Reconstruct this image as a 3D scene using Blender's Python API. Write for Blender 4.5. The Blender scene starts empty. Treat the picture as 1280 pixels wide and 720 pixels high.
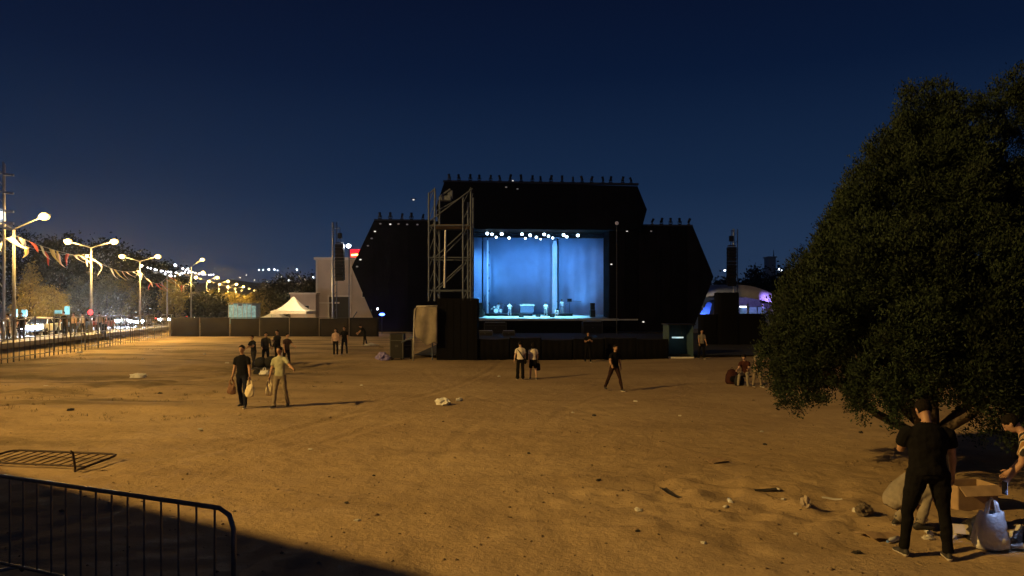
import bpy, bmesh, math, random
import numpy as np
from mathutils import Vector, Matrix, Euler
from mathutils.bvhtree import BVHTree

random.seed(7)
rng = np.random.default_rng(11)
R = math.radians
SC = bpy.context.scene
COL = SC.collection

# ------------------------------------------------------------------ camera
CAM_H, FPX, HOR = 2.8, 931.0, 388.0
cam = bpy.data.objects.new('camera', bpy.data.cameras.new('camera'))
COL.objects.link(cam)
cam.location = (0, 0, CAM_H)
cam.rotation_euler = (R(90), 0, 0)
cam.data.sensor_width = 36
cam.data.lens = 36 * FPX / 1280
cam.data.shift_y = (HOR - 360) / 1280
cam.data.clip_start = .05
cam.data.clip_end = 12000
SC.camera = cam

# ------------------------------------------------------------------ world: last deep blue of the night sky
world = bpy.data.worlds.new('World')
SC.world = world
world.use_nodes = True
wn, wl = world.node_tree.nodes, world.node_tree.links
wn.clear()
w_out = wn.new('ShaderNodeOutputWorld')
w_bg = wn.new('ShaderNodeBackground')
w_bg2 = wn.new('ShaderNodeBackground')
w_add = wn.new('ShaderNodeAddShader')
w_sky = wn.new('ShaderNodeTexSky')
w_sky.sky_type = 'NISHITA'
w_sky.sun_disc = False
w_sky.sun_elevation = R(-5)
w_sky.sun_rotation = R(250)
wl.new(w_sky.outputs[0], w_bg.inputs[0])
w_bg.inputs[1].default_value = 0.05
w_tc = wn.new('ShaderNodeTexCoord')
w_sep = wn.new('ShaderNodeSeparateXYZ')
w_rmp = wn.new('ShaderNodeValToRGB')
wl.new(w_tc.outputs['Generated'], w_sep.inputs[0])
wl.new(w_sep.outputs[2], w_rmp.inputs[0])
SKY = [(0.0, (.03, .053, .11)), (.06, (.019, .0415, .095)), (.16, (.0078, .0222, .061)),
       (.30, (.0026, .0092, .034)), (.42, (.0018, .0046, .020)), (1.0, (.001, .0024, .012))]
el = w_rmp.color_ramp.elements
while len(el) < len(SKY):
    el.new(.5)
for e, (p, c) in zip(el, SKY):
    e.position = p
    e.color = (*c, 1)
wl.new(w_rmp.outputs[0], w_bg2.inputs[0])
w_bg2.inputs[1].default_value = 1.0
wl.new(w_bg.outputs[0], w_add.inputs[0])
wl.new(w_bg2.outputs[0], w_add.inputs[1])
wl.new(w_add.outputs[0], w_out.inputs[0])

# very weak cool sun lamp, added as fill for the shadow sides
fill_sun = bpy.data.objects.new('moon_sun', bpy.data.lights.new('moon_sun', 'SUN'))
COL.objects.link(fill_sun)
fill_sun.data.energy = 0.012
fill_sun.data.angle = R(.5)
fill_sun.data.color = (.75, .85, 1)
fill_sun.rotation_euler = (R(50), 0, R(250 - 180))

SC.view_settings.view_transform = 'Standard'
SC.view_settings.look = 'None'
SC.view_settings.exposure = 0
SC.view_settings.gamma = 1
SC.cycles.use_denoising = True
SC.cycles.max_bounces = 5
SC.cycles.diffuse_bounces = 2
SC.cycles.glossy_bounces = 2
SC.cycles.transmission_bounces = 3
SC.cycles.sample_clamp_indirect = 3

SODIUM = (1.0, .592, .155)
KEY = Vector((-34, -1, 22))          # floodlight mast at the edge of the field, left of the picture
KEY_W = 85000


def lamp(name, kind, loc, watt, color, radius=.1, target=None, cone=None, blend=.5, parent=None):
    o = bpy.data.objects.new(name, bpy.data.lights.new(name, kind))
    COL.objects.link(o)
    o.location = loc
    o.data.energy = watt
    o.data.color = color
    o.data.shadow_soft_size = radius
    if kind == 'SPOT':
        o.data.spot_size = R(cone or 90)
        o.data.spot_blend = blend
    if target is not None:
        o.rotation_euler = (Vector(target) - Vector(loc)).to_track_quat('-Z', 'Y').to_euler()
    if parent:
        o.parent = parent
        o.matrix_parent_inverse = parent.matrix_world.inverted() if False else Matrix.Translation(-parent.location)
    return o


# ------------------------------------------------------------------ materials
MATS = {}


def mat(name, c, rough=.65, metal=0., var=.22, scale=6., bump=0., bscale=30., emit=None, es=0., island=0., spec=.4, trans=0.):
    if name in MATS:
        return MATS[name]
    m = bpy.data.materials.new(name)
    m.use_nodes = True
    nt = m.node_tree
    b = nt.nodes['Principled BSDF']
    tc = nt.nodes.new('ShaderNodeTexCoord')
    nz = nt.nodes.new('ShaderNodeTexNoise')
    nz.inputs['Scale'].default_value = scale
    nz.inputs['Detail'].default_value = 5
    nt.links.new(tc.outputs['Object'], nz.inputs['Vector'])
    mx = nt.nodes.new('ShaderNodeMix')
    mx.data_type = 'RGBA'
    mx.inputs[6].default_value = (*[max(0, v * (1 - var)) for v in c], 1)
    mx.inputs[7].default_value = (*[min(1, v * (1 + var)) for v in c], 1)
    rmp = nt.nodes.new('ShaderNodeMapRange')
    rmp.inputs[1].default_value = .3
    rmp.inputs[2].default_value = .7
    nt.links.new(nz.outputs[0], rmp.inputs[0])
    if island:
        g = nt.nodes.new('ShaderNodeNewGeometry')
        a = nt.nodes.new('ShaderNodeMath')
        a.operation = 'MULTIPLY_ADD'
        a.inputs[1].default_value = island
        s = nt.nodes.new('ShaderNodeMath')
        s.operation = 'SUBTRACT'
        s.inputs[1].default_value = .5
        nt.links.new(g.outputs['Random Per Island'], s.inputs[0])
        nt.links.new(s.outputs[0], a.inputs[0])
        nt.links.new(rmp.outputs[0], a.inputs[2])
        a.use_clamp = True
        nt.links.new(a.outputs[0], mx.inputs[0])
    else:
        nt.links.new(rmp.outputs[0], mx.inputs[0])
    nt.links.new(mx.outputs[2], b.inputs['Base Color'])
    b.inputs['Roughness'].default_value = rough
    b.inputs['Metallic'].default_value = metal
    b.inputs['Specular IOR Level'].default_value = spec
    if trans:
        b.inputs['Transmission Weight'].default_value = trans
    if bump:
        n2 = nt.nodes.new('ShaderNodeTexNoise')
        n2.inputs['Scale'].default_value = bscale
        n2.inputs['Detail'].default_value = 4
        nt.links.new(tc.outputs['Object'], n2.inputs['Vector'])
        bp = nt.nodes.new('ShaderNodeBump')
        bp.inputs['Strength'].default_value = min(1, bump)
        bp.inputs['Distance'].default_value = .02
        nt.links.new(n2.outputs[0], bp.inputs['Height'])
        nt.links.new(bp.outputs[0], b.inputs['Normal'])
    if emit:
        b.inputs['Emission Color'].default_value = (*emit, 1)
        b.inputs['Emission Strength'].default_value = es
    MATS[name] = m
    return m


STEEL = mat('galvanised_steel', (.42, .42, .43), .45, .8, .25, 12)
DSTEEL = mat('dark_steel', (.06, .06, .065), .5, .6, .3, 12)
ALU = mat('aluminium_truss', (.55, .55, .56), .38, .85, .2, 9)
SCAF = mat('weathered_scaffold_tube', (.1, .125, .19), .5, .35, .35, 7)
BLACK = mat('black_stage_cloth', (.0028, .0028, .0042), .9, 0, .35, .6, .4, 6, spec=.15)
BLACKP = mat('black_plastic', (.006, .006, .0078), .5, 0, .3, 9)
RUBBER = mat('rubber', (.02, .02, .02), .85, 0, .3, 12)
WHITE = mat('white_paint', (.75, .74, .7), .5, 0, .12, 5)
GREYP = mat('grey_paint', (.3, .3, .31), .5, 0, .2, 4)
SODLENS = mat('sodium_lamp_glass', (.9, .8, .6), .3, 0, 0, 1, emit=(1, .72, .22), es=2.8)
COOLLENS = mat('cool_lamp_glass', (.9, .9, .95), .3, 0, 0, 1, emit=(.8, .9, 1), es=30)
HEADL = mat('headlight_glass', (.9, .9, .95), .2, 0, 0, 1, emit=(.82, .9, 1), es=120)
TAIL = mat('tail_light_glass', (.5, .02, .02), .3, 0, 0, 1, emit=(1, .03, .02), es=4)
GLASS = mat('dark_car_glass', (.02, .022, .025), .08, 0, .1, 3, spec=.6)
STAGELENS = mat('stage_lamp_lens', (.9, .95, 1), .3, 0, 0, 1, emit=(.62, .85, 1), es=9)
BARK = mat('tree_bark', (.075, .055, .04), .9, 0, .45, 9, .9, 22)

# ------------------------------------------------------------------ mesh builder


def frame(t, xref=None):
    t = t.normalized()
    x = Vector(xref) if xref is not None else (Vector((1, 0, 0)) if abs(t.x) < .9 else Vector((0, 1, 0)))
    x = x - t * x.dot(t)
    if x.length < 1e-5:
        x = Vector((0, 1, 0)) - t * t.y
    x.normalize()
    return x, t.cross(x)


class MB:
    def __init__(s):
        s.v, s.f, s.m = [], [], []

    def add(s, vs, fs, mi=0):
        o = len(s.v)
        s.v.extend([tuple(v) for v in vs])
        s.f.extend([[i + o for i in f] for f in fs])
        s.m.extend([mi] * len(fs))
        return s

    def box(s, c, d, rz=0, mi=0, M=None):
        x, y, z = d[0] / 2, d[1] / 2, d[2] / 2
        vs = [Vector(p) for p in ((-x, -y, -z), (x, -y, -z), (x, y, -z), (-x, y, -z), (-x, -y, z), (x, -y, z), (x, y, z), (-x, y, z))]
        if M is None:
            M = Matrix.Rotation(rz, 3, 'Z')
        vs = [M @ v + Vector(c) for v in vs]
        return s.add(vs, [(0, 3, 2, 1), (4, 5, 6, 7), (0, 1, 5, 4), (1, 2, 6, 5), (2, 3, 7, 6), (3, 0, 4, 7)], mi)

    def loft(s, pts, rad, n=10, mi=0, xref=None, cap=True, power=1.0):
        pts = [Vector(p) for p in pts]
        rad = [(r, r) if not isinstance(r, (tuple, list)) else r for r in rad]
        o = []
        for i, p in enumerate(pts):
            t = pts[min(i + 1, len(pts) - 1)] - pts[max(i - 1, 0)]
            x, y = frame(t, xref)
            for k in range(n):
                a = 2 * math.pi * k / n
                ca, sa = math.cos(a), math.sin(a)
                if power != 1:
                    ca = math.copysign(abs(ca) ** power, ca)
                    sa = math.copysign(abs(sa) ** power, sa)
                o.append(p + x * (ca * rad[i][0]) + y * (sa * rad[i][1]))
        fs = []
        for i in range(len(pts) - 1):
            for k in range(n):
                a, b = i * n + k, i * n + (k + 1) % n
                fs.append((a, b, b + n, a + n))
        if cap:
            fs.append(tuple(reversed(range(n))))
            fs.append(tuple((len(pts) - 1) * n + k for k in range(n)))
        return s.add(o, fs, mi)

    def tube(s, p0, p1, r, n=8, mi=0, r1=None):
        return s.loft([p0, p1], [r, r if r1 is None else r1], n, mi)

    def ball(s, c, r, n=10, m=6, mi=0, M=None):
        r = (r, r, r) if not isinstance(r, (tuple, list)) else r
        vs, fs = [], []
        for j in range(1, m):
            ph = math.pi * j / m
            for k in range(n):
                a = 2 * math.pi * k / n
                vs.append(Vector((r[0] * math.sin(ph) * math.cos(a), r[1] * math.sin(ph) * math.sin(a), -r[2] * math.cos(ph))))
        vs.append(Vector((0, 0, -r[2])))
        vs.append(Vector((0, 0, r[2])))
        B, T = len(vs) - 2, len(vs) - 1
        for j in range(m - 2):
            for k in range(n):
                a, b = j * n + k, j * n + (k + 1) % n
                fs.append((a, b, b + n, a + n))
        for k in range(n):
            fs.append((B, (k + 1) % n, k))
            fs.append((T, (m - 2) * n + k, (m - 2) * n + (k + 1) % n))
        if M is not None:
            vs = [M @ v for v in vs]
        return s.add([v + Vector(c) for v in vs], fs, mi)

    def prism(s, poly, y0, y1, mi=0):
        """polygon in x,z (anticlockwise seen from -y) pushed from y0 (front) to y1 (back)"""
        n = len(poly)
        vs = [(x, y0, z) for x, z in poly] + [(x, y1, z) for x, z in poly]
        fs = [tuple(range(n)), tuple(reversed(range(n, 2 * n)))]
        for k in range(n):
            a, b = k, (k + 1) % n
            fs.append((b, a, a + n, b + n))
        return s.add(vs, fs, mi)

    def mesh(s, name, mats, smooth=False):
        me = bpy.data.meshes.new(name)
        me.from_pydata(s.v, [], s.f)
        for m in (mats if isinstance(mats, (list, tuple)) else [mats]):
            me.materials.append(m)
        me.polygons.foreach_set('material_index', s.m)
        if smooth:
            me.polygons.foreach_set('use_smooth', [True] * len(s.f))
        me.update()
        return me

    def build(s, name, mats, parent=None, smooth=False, bevel=0.):
        return place(name, s.mesh(name, mats, smooth), parent, bevel)


def place(name, me, parent=None, bevel=0., loc=None, rot=None):
    o = bpy.data.objects.new(name, me)
    COL.objects.link(o)
    if parent:
        o.parent = parent
    if loc is not None:
        o.location = loc
    if rot is not None:
        o.rotation_euler = rot
    if bevel:
        b = o.modifiers.new('bevel', 'BEVEL')
        b.width = bevel
        b.segments = 2
        b.limit_method = 'ANGLE'
    return o


def tag(o, label, cat=None, group=None, kind=None):
    if label:
        o['label'] = label
    if cat:
        o['category'] = cat
    if group:
        o['group'] = group
    if kind:
        o['kind'] = kind
    return o


def thing(name, label, cat, loc=(0, 0, 0), rz=0, group=None):
    o = bpy.data.objects.new(name, None)
    COL.objects.link(o)
    o.location = loc
    o.rotation_euler = (0, 0, rz)
    return tag(o, label, cat, group)


def dup(o, loc, rz=0, label=None):
    """copy of a thing with its parts and sub-parts (shared meshes)"""
    c = o.copy()
    COL.objects.link(c)
    c.location = loc
    c.rotation_euler = (0, 0, rz)
    if label:
        c['label'] = label
    for ch in o.children:
        d = ch.copy()
        COL.objects.link(d)
        d.parent = c
        for g in ch.children:
            e = g.copy()
            COL.objects.link(e)
            e.parent = d
    return c


def unit_tube(n=8):
    m = MB()
    m.tube((0, 0, 0), (0, 0, 1), 1, n)
    return m


_TUBES = {}


def rod(name, p0, p1, r, material, parent):
    """a straight tube as its own object; alike tubes share one unit mesh"""
    key = material.name
    if key not in _TUBES:
        _TUBES[key] = unit_tube().mesh('tube', material, True)
    p0, p1 = Vector(p0), Vector(p1)
    o = bpy.data.objects.new(name, _TUBES[key])
    COL.objects.link(o)
    o.parent = parent
    d = p1 - p0
    o.location = p0
    o.rotation_euler = d.to_track_quat('Z', 'Y').to_euler()
    o.scale = (r, r, d.length)
    return o


ORD = ['first', 'second', 'third', 'fourth', 'fifth', 'sixth', 'seventh', 'eighth', 'ninth', 'tenth', 'eleventh', 'twelfth',
       'thirteenth', 'fourteenth', 'fifteenth', 'sixteenth', 'seventeenth', 'eighteenth', 'nineteenth', 'twentieth']

# ------------------------------------------------------------------ ground relief


def _h(ix, iy, seed):
    n = (ix.astype(np.int64) * 374761393 + iy.astype(np.int64) * 668265263 + seed * 1442695041) & 0xFFFFFFFF
    n = ((n ^ (n >> 13)) * 1274126177) & 0xFFFFFFFF
    return ((n ^ (n >> 16)) & 0xFFFF) / 65535.0


def vnoise(x, y, seed=0):
    ix, iy = np.floor(x), np.floor(y)
    fx, fy = x - ix, y - iy
    fx, fy = fx * fx * (3 - 2 * fx), fy * fy * (3 - 2 * fy)
    a, b = _h(ix, iy, seed), _h(ix + 1, iy, seed)
    c, d = _h(ix, iy + 1, seed), _h(ix + 1, iy + 1, seed)
    return (a * (1 - fx) + b * fx) * (1 - fy) + (c * (1 - fx) + d * fx) * fy - .5


def sstep(a, b, x):
    t = np.clip((x - a) / (b - a), 0, 1)
    return t * t * (3 - 2 * t)


def fence_x(y):
    return -26.7 - .245 * (y - 39)


def relief(x, y):
    z = -.3 * np.exp(-((x - 2) / 13) ** 2 - ((y - 34) / 11) ** 2)
    z = z + .72 * sstep(.6, 4.2, fence_x(y) - x)
    near = np.exp(-np.maximum(0, y - 12) / 45)
    f = sstep(0, 1.5, x - fence_x(y))
    z = z + f * (.09 * vnoise(x * .12, y * .12, 1) + .03 * vnoise(x * .45, y * .45, 2) + near * (.03 * vnoise(x * 1.4, y * 1.4, 3) + .03 * vnoise(x * 3.7, y * 3.7, 4)))
    # churned patch in front of the tree and rough strips on the left
    ch = np.exp(-((x - 3.4) / 2.6) ** 2 - ((y - 11) / 2.2) ** 2)
    z = z + ch * (.15 * vnoise(x * 2.2, y * 3.2, 7) + .09 * vnoise(x * 5, y * 6, 8))
    rough = sstep(-7, -13, x) * sstep(12, 17, y) * sstep(60, 40, y) * f
    z = z + rough * (.34 * vnoise(x * .13 + y * .1, y * .5, 9) + .16 * vnoise(x * .5, y * 1.3, 10))
    # tyre ruts
    for (x0, k, c, w) in ((-16.0, .12, .010, .22), (-14.4, .12, .010, .22), (-20, .55, .0, .2)):
        line = x0 + k * (y - 20) + c * (y - 20) ** 2
        z = z - .06 * np.exp(-((x - line) / w) ** 2) * sstep(70, 40, y) * f
    # long shallow wheel tracks left by trucks across the open dirt
    for (x0, k, c, w, dp) in ((-1.2, -.10, .016, .13, .011), (.55, -.10, .016, .13, .012), (-7.5, .34, -.004, .14, .022), (-5.8, .34, -.004, .14, .02), (6.6, -.62, .008, .12, .014), (8.2, -.62, .008, .12, .014)):
        line = x0 + k * (y - 10) + c * (y - 10) ** 2
        br = .35 + .65 * sstep(-.12, .15, vnoise(x * .35 + x0, y * .3, 15))
        z = z - dp * br * np.exp(-((x - line) / w) ** 2) * sstep(55, 35, y) * sstep(4, 7, y) + dp * .5 * br * (np.exp(-((x - line - 2 * w) / (w * .7)) ** 2) + np.exp(-((x - line + 2 * w) / (w * .7)) ** 2)) * sstep(55, 35, y) * sstep(4, 7, y)
    return z


def gz(x, y):
    return float(relief(np.array([float(x)]), np.array([float(y)]))[0])


def at(px, py, d):
    """world point seen in that direction at depth d"""
    return Vector(((px - 640) / FPX * d, d, CAM_H - (py - HOR) / FPX * d))


def gpos(px, py):
    """ground point seen in that direction"""
    d, z = 2.8 * FPX / (py - HOR), 0
    for _ in range(12):
        z = gz((px - 640) / FPX * d, d)
        d = .5 * d + .5 * (CAM_H - z) * FPX / (py - HOR)
    return Vector(((px - 640) / FPX * d, d, gz((px - 640) / FPX * d, d)))


def axis_coords(segs):
    out = []
    for a, b, st in segs:
        n = max(1, int(round((b - a) / st)))
        out += list(np.linspace(a, b, n, endpoint=False))
    out.append(segs[-1][1])
    return np.array(out)


gx = axis_coords([(-2500, -600, 300), (-600, -120, 40), (-120, -60, 4), (-60, -24, .6), (-24, -9, .22), (-9, 10, .1), (10, 16, .2), (16, 60, 1.5), (60, 140, 10), (140, 600, 50), (600, 2500, 300)])
gy = axis_coords([(-300, -40, 30), (-40, 2, 2), (2, 6, .3), (6, 18, .1), (18, 32, .18), (32, 60, .45), (60, 110, 1.5), (110, 300, 12), (300, 900, 60), (900, 2400, 300)])
GX, GY = np.meshgrid(gx, gy)
GZ = relief(GX, GY)
nx, ny = len(gx), len(gy)
me = bpy.data.meshes.new('ground')
me.vertices.add(nx * ny)
me.vertices.foreach_set('co', np.stack([GX, GY, GZ], -1).astype(np.float32).ravel())
ii, jj = np.meshgrid(np.arange(nx - 1), np.arange(ny - 1))
a = (jj * nx + ii).ravel()
quads = np.stack([a, a + 1, a + 1 + nx, a + nx], -1)
me.loops.add(quads.size)
me.loops.foreach_set('vertex_index', quads.ravel().astype(np.int32))
me.polygons.add(len(quads))
me.polygons.foreach_set('loop_start', (np.arange(len(quads)) * 4).astype(np.int32))
me.polygons.foreach_set('use_smooth', np.ones(len(quads), bool))
me.update(calc_edges=True)


def ground_material():
    m = bpy.data.materials.new('trampled_dirt')
    m.use_nodes = True
    nt = m.node_tree
    N, L = nt.nodes, nt.links
    b = N['Principled BSDF']
    tc = N.new('ShaderNodeTexCoord')

    def noise(scale, detail=5, stretch=None, rough=.55):
        n = N.new('ShaderNodeTexNoise')
        n.inputs['Scale'].default_value = scale
        n.inputs['Detail'].default_value = detail
        n.inputs['Roughness'].default_value = rough
        if stretch:
            mp = N.new('ShaderNodeMapping')
            mp.inputs['Scale'].default_value = stretch
            L.new(tc.outputs['Object'], mp.inputs[0])
            L.new(mp.outputs[0], n.inputs['Vector'])
        else:
            L.new(tc.outputs['Object'], n.inputs['Vector'])
        return n

    def rng_(n, a, b_, lo=0, hi=1):
        r = N.new('ShaderNodeMapRange')
        r.inputs[1].default_value, r.inputs[2].default_value, r.inputs[3].default_value, r.inputs[4].default_value = a, b_, lo, hi
        L.new(n.outputs[0], r.inputs[0])
        return r

    def mix(f, c1, c2):
        x = N.new('ShaderNodeMix')
        x.data_type = 'RGBA'
        if hasattr(f, 'outputs'):
            L.new(f.outputs[0], x.inputs[0])
        else:
            x.inputs[0].default_value = f
        for k, c in ((6, c1), (7, c2)):
            if hasattr(c, 'outputs'):
                L.new(c.outputs[2], x.inputs[k])
            else:
                x.inputs[k].default_value = (*c, 1)
        return x
    base = mix(rng_(noise(.13, 6), .38, .62), (.35, .255, .15), (.46, .345, .205))
    c2 = mix(rng_(noise(.42, 7, (.6, 1.5, 1)), .5, .72, 0, .6), base, (.24, .172, .1))       # trodden darker soil
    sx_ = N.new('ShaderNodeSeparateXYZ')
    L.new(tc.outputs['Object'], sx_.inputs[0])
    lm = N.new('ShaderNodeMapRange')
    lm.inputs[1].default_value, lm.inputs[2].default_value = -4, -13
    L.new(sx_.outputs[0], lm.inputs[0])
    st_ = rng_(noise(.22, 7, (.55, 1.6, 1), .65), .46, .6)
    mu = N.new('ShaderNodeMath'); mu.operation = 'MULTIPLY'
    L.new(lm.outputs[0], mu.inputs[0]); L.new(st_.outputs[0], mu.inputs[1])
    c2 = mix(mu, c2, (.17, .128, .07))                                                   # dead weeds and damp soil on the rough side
    c3 = mix(rng_(noise(1.7, 8), .58, .78, 0, .5), c2, (.52, .4, .25))                  # dusty pale patches
    c4 = mix(rng_(noise(7, 8, None, .7), .52, .74, 0, .45), c3, (.2, .145, .085))        # clods
    c5 = mix(rng_(noise(34, 4, None, .7), .6, .76, 0, .5), c4, (.13, .095, .06))       # grit
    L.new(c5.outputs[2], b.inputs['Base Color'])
    b.inputs['Roughness'].default_value = .95
    b.inputs['Specular IOR Level'].default_value = .15
    h1, h2, h3 = noise(3.2, 8, None, .65), noise(11, 8, None, .7), noise(55, 4, None, .7)
    ad = N.new('ShaderNodeMath')
    ad.operation = 'MULTIPLY_ADD'
    ad.inputs[1].default_value = .45
    L.new(h2.outputs[0], ad.inputs[0])
    L.new(h1.outputs[0], ad.inputs[2])
    ad2 = N.new('ShaderNodeMath')
    ad2.operation = 'MULTIPLY_ADD'
    ad2.inputs[1].default_value = .12
    L.new(h3.outputs[0], ad2.inputs[0])
    L.new(ad.outputs[0], ad2.inputs[2])
    bp = N.new('ShaderNodeBump')
    bp.inputs['Strength'].default_value = .5
    bp.inputs['Distance'].default_value = .15
    L.new(ad2.outputs[0], bp.inputs['Height'])
    L.new(bp.outputs[0], b.inputs['Normal'])
    return m


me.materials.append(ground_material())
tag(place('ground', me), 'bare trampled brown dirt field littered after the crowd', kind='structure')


def scatter_mesh(name, pts, sizes, material, kind='stuff', label=None, seed=3, flat=.6):
    """many small irregular clods joined into one mesh"""
    g = np.random.default_rng(seed)
    base = np.array([(1, 0, 0), (-1, 0, 0), (0, 1, 0), (0, -1, 0), (0, 0, 1), (0, 0, -.5)], float)
    tri = np.array([(0, 2, 4), (2, 1, 4), (1, 3, 4), (3, 0, 4), (2, 0, 5), (1, 2, 5), (3, 1, 5), (0, 3, 5)])
    n = len(pts)
    an = g.uniform(0, 6.28, n)
    c, s_ = np.cos(an), np.sin(an)
    V = np.repeat(base[None], n, 0) * g.uniform(.6, 1.3, (n, 6, 1)) * np.asarray(sizes)[:, None, None]
    V[:, :, 2] *= flat
    X = V[:, :, 0] * c[:, None] - V[:, :, 1] * s_[:, None]
    Y = V[:, :, 0] * s_[:, None] + V[:, :, 1] * c[:, None]
    V = np.stack([X, Y, V[:, :, 2]], -1) + np.asarray(pts)[:, None, :]
    F = (tri[None] + (np.arange(n) * 6)[:, None, None]).reshape(-1, 3)
    m = raw_mesh(name, V.reshape(-1, 3), F, material)
    return tag(place(name, m), label, kind=kind)


def raw_mesh(name, V, F, material, smooth=False):
    m = bpy.data.meshes.new(name)
    m.vertices.add(len(V))
    m.vertices.foreach_set('co', np.asarray(V, np.float32).ravel())
    k = F.shape[1]
    m.loops.add(F.size)
    m.loops.foreach_set('vertex_index', F.ravel().astype(np.int32))
    m.polygons.add(len(F))
    m.polygons.foreach_set('loop_start', (np.arange(len(F)) * k).astype(np.int32))
    if smooth:
        m.polygons.foreach_set('use_smooth', np.ones(len(F), bool))
    m.update(calc_edges=True)
    m.materials.append(material)
    return m


nc = 3600
cx = rng.normal(2, 7, nc)
cy = 6.5 + rng.gamma(1.6, 6.5, nc)
ok = (cy < 42) & (np.abs(cx) < cy * .75)
cx, cy = cx[ok], cy[ok]
cz = relief(cx, cy)
scatter_mesh('small_clods', np.stack([cx, cy, cz + .004], -1), rng.gamma(1.6, .006, len(cx)) + .005,
             mat('clod_soil', (.2, .145, .09), .95, 0, .5, 3, island=.8), label='small stones and clods strewn over the dirt field')

# ------------------------------------------------------------------ road and footway outside the fence
RD = Vector((-.245, 1, 0)).normalized()      # along the road
RN = Vector((-1, -.245, 0)).normalized()     # away from the field


def road_pt(d, s, z=0.):
    """point at depth d, s metres (measured along x) beyond the fence"""
    return Vector((fence_x(d) - s, d, .72 + z))


def strip(name, s0, s1, d0, d1, z, h, material, label, kind='structure'):
    m = MB()
    a, b, c, d = road_pt(d0, s0, z), road_pt(d0, s1, z), road_pt(d1, s1, z), road_pt(d1, s0, z)
    lo = Vector((0, 0, -h))
    m.add([a, b, c, d, a + lo, b + lo, c + lo, d + lo], [(3, 2, 1, 0), (0, 1, 5, 4), (1, 2, 6, 5), (2, 3, 7, 6), (3, 0, 4, 7)])
    return tag(m.build(name, material), label, kind=kind)


ASPH = mat('asphalt', (.05, .05, .052), .85, 0, .3, 1.5, .4, 40)
strip('road', 4.9, 12.4, -30, 900, .02, .2, ASPH, 'dark asphalt road running past the field')
strip('footway', 2.0, 4.6, -30, 900, .13, .3, mat('paving', (.24, .23, .21), .85, 0, .25, 1.2), 'paved footway between the fence and the road')
strip('kerb', 4.6, 4.9, -30, 900, .16, .3, mat('kerb_stone', (.35, .34, .32), .8, 0, .2, 2), 'pale kerb along the road')
for k in range(14):
    d0 = 40 + k * 9
    strip('lane_marking', 8.6, 8.76, d0, d0 + 3.2, .026, .004, WHITE, 'white dashed lane marking on the road')

# ------------------------------------------------------------------ far hills with the lights of the town
HILL = mat('hill_scrub', (.035, .04, .03), .95, 0, .3, .01)


def ridge(name, label, d, x0, x1, prof, depth, n=120, seed=5):
    xs = np.linspace(x0, x1, n)
    z = np.interp(xs, [p[0] for p in prof], [p[1] for p in prof]) + d * .006 * vnoise(xs * 18 / d, xs * 0 + seed, seed) + d * .0025 * vnoise(xs * 70 / d, xs * 0 + seed, seed + 1)
    m = MB()
    vs = [(x, d, -3) for x in xs] + [(x, d + depth * .4, zz) for x, zz in zip(xs, z)] + [(x, d + depth, -3) for x in xs]
    fs = []
    for r in range(2):
        for k in range(n - 1):
            a = r * n + k
            fs.append((a, a + 1, a + 1 + n, a + n))
    m.add(vs, fs)
    return tag(m.build(name, HILL, smooth=True), label, kind='structure')


ridge('hill', 'low dark hill with the lights of the town', 1500, -1500, 1500,
      [(-1500, 60), (-900, 70), (-520, 72), (-400, 66), (-200, 60), (100, 60), (500, 66), (900, 80), (1500, 90)], 700)
ridge('hill', 'dark wooded rise beyond the arched hall', 300, 60, 420,
      [(60, 3), (85, 12), (104, 15), (120, 16), (170, 24), (260, 26), (420, 12)], 120, seed=9)
TOWN = mat('town_lamp', (.9, .9, .95), .4, 0, 0, 1, emit=(.75, .85, 1), es=14)
TOWNW = mat('town_lamp_warm', (.9, .8, .6), .4, 0, 0, 1, emit=(1, .8, .5), es=9)
tl = MB()
tl.ball((0, 0, 0), 1, 6, 4)
tl_c, tl_w = tl.mesh('town_light', TOWN), None
tw = MB()
tw.ball((0, 0, 0), 1, 6, 4)
tl_w = tw.mesh('town_light', TOWNW)


def hill_light(px, py, d, r, label, warm=False):
    p = at(px, py, d)
    o = place('town_light', tl_w if warm else tl_c, loc=p)
    o.scale = (r, r, r)
    return tag(o, label, 'light', 'lights of the town on the far hills')


for i, (px, py, r) in enumerate([(324, 337.5, 1.1), (329, 337.5, .9), (336, 337, 1.7), (343, 337, 1.4), (347, 338, .9), (371, 337, 1.4)]):
    hill_light(px, py, 1480, r, f'{ORD[i]} pale town light from the left above the white tent')
for i, (px, py, r) in enumerate([(352, 346, .8), (308, 344, .8), (300, 347, .7), (318, 350, .7), (334, 352, .7)]):
    hill_light(px, py, 1450, r, f'faint warm town light, {ORD[i]} of those low on the hill', True)
for i, (px, py, d, r) in enumerate([(361, 351, 160, .28), (392, 347, 160, .3), (390, 353, 160, .2)]):
    q = hill_light(px, py, d, r, f'{ORD[i]} of three cool lamps among the dark trees left of the beige building')
for i, (px, py, r) in enumerate([(973.5, 336.5, .36), (977.5, 338.5, .36), (906, 338, .34)]):
    hill_light(px, py, 285, r, ['upper white lamp right of the dark tower on the rise', 'lower white lamp right of the dark tower on the rise', 'small white lamp left of the hanging speaker column on the right'][i])

# ------------------------------------------------------------------ trees


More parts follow.
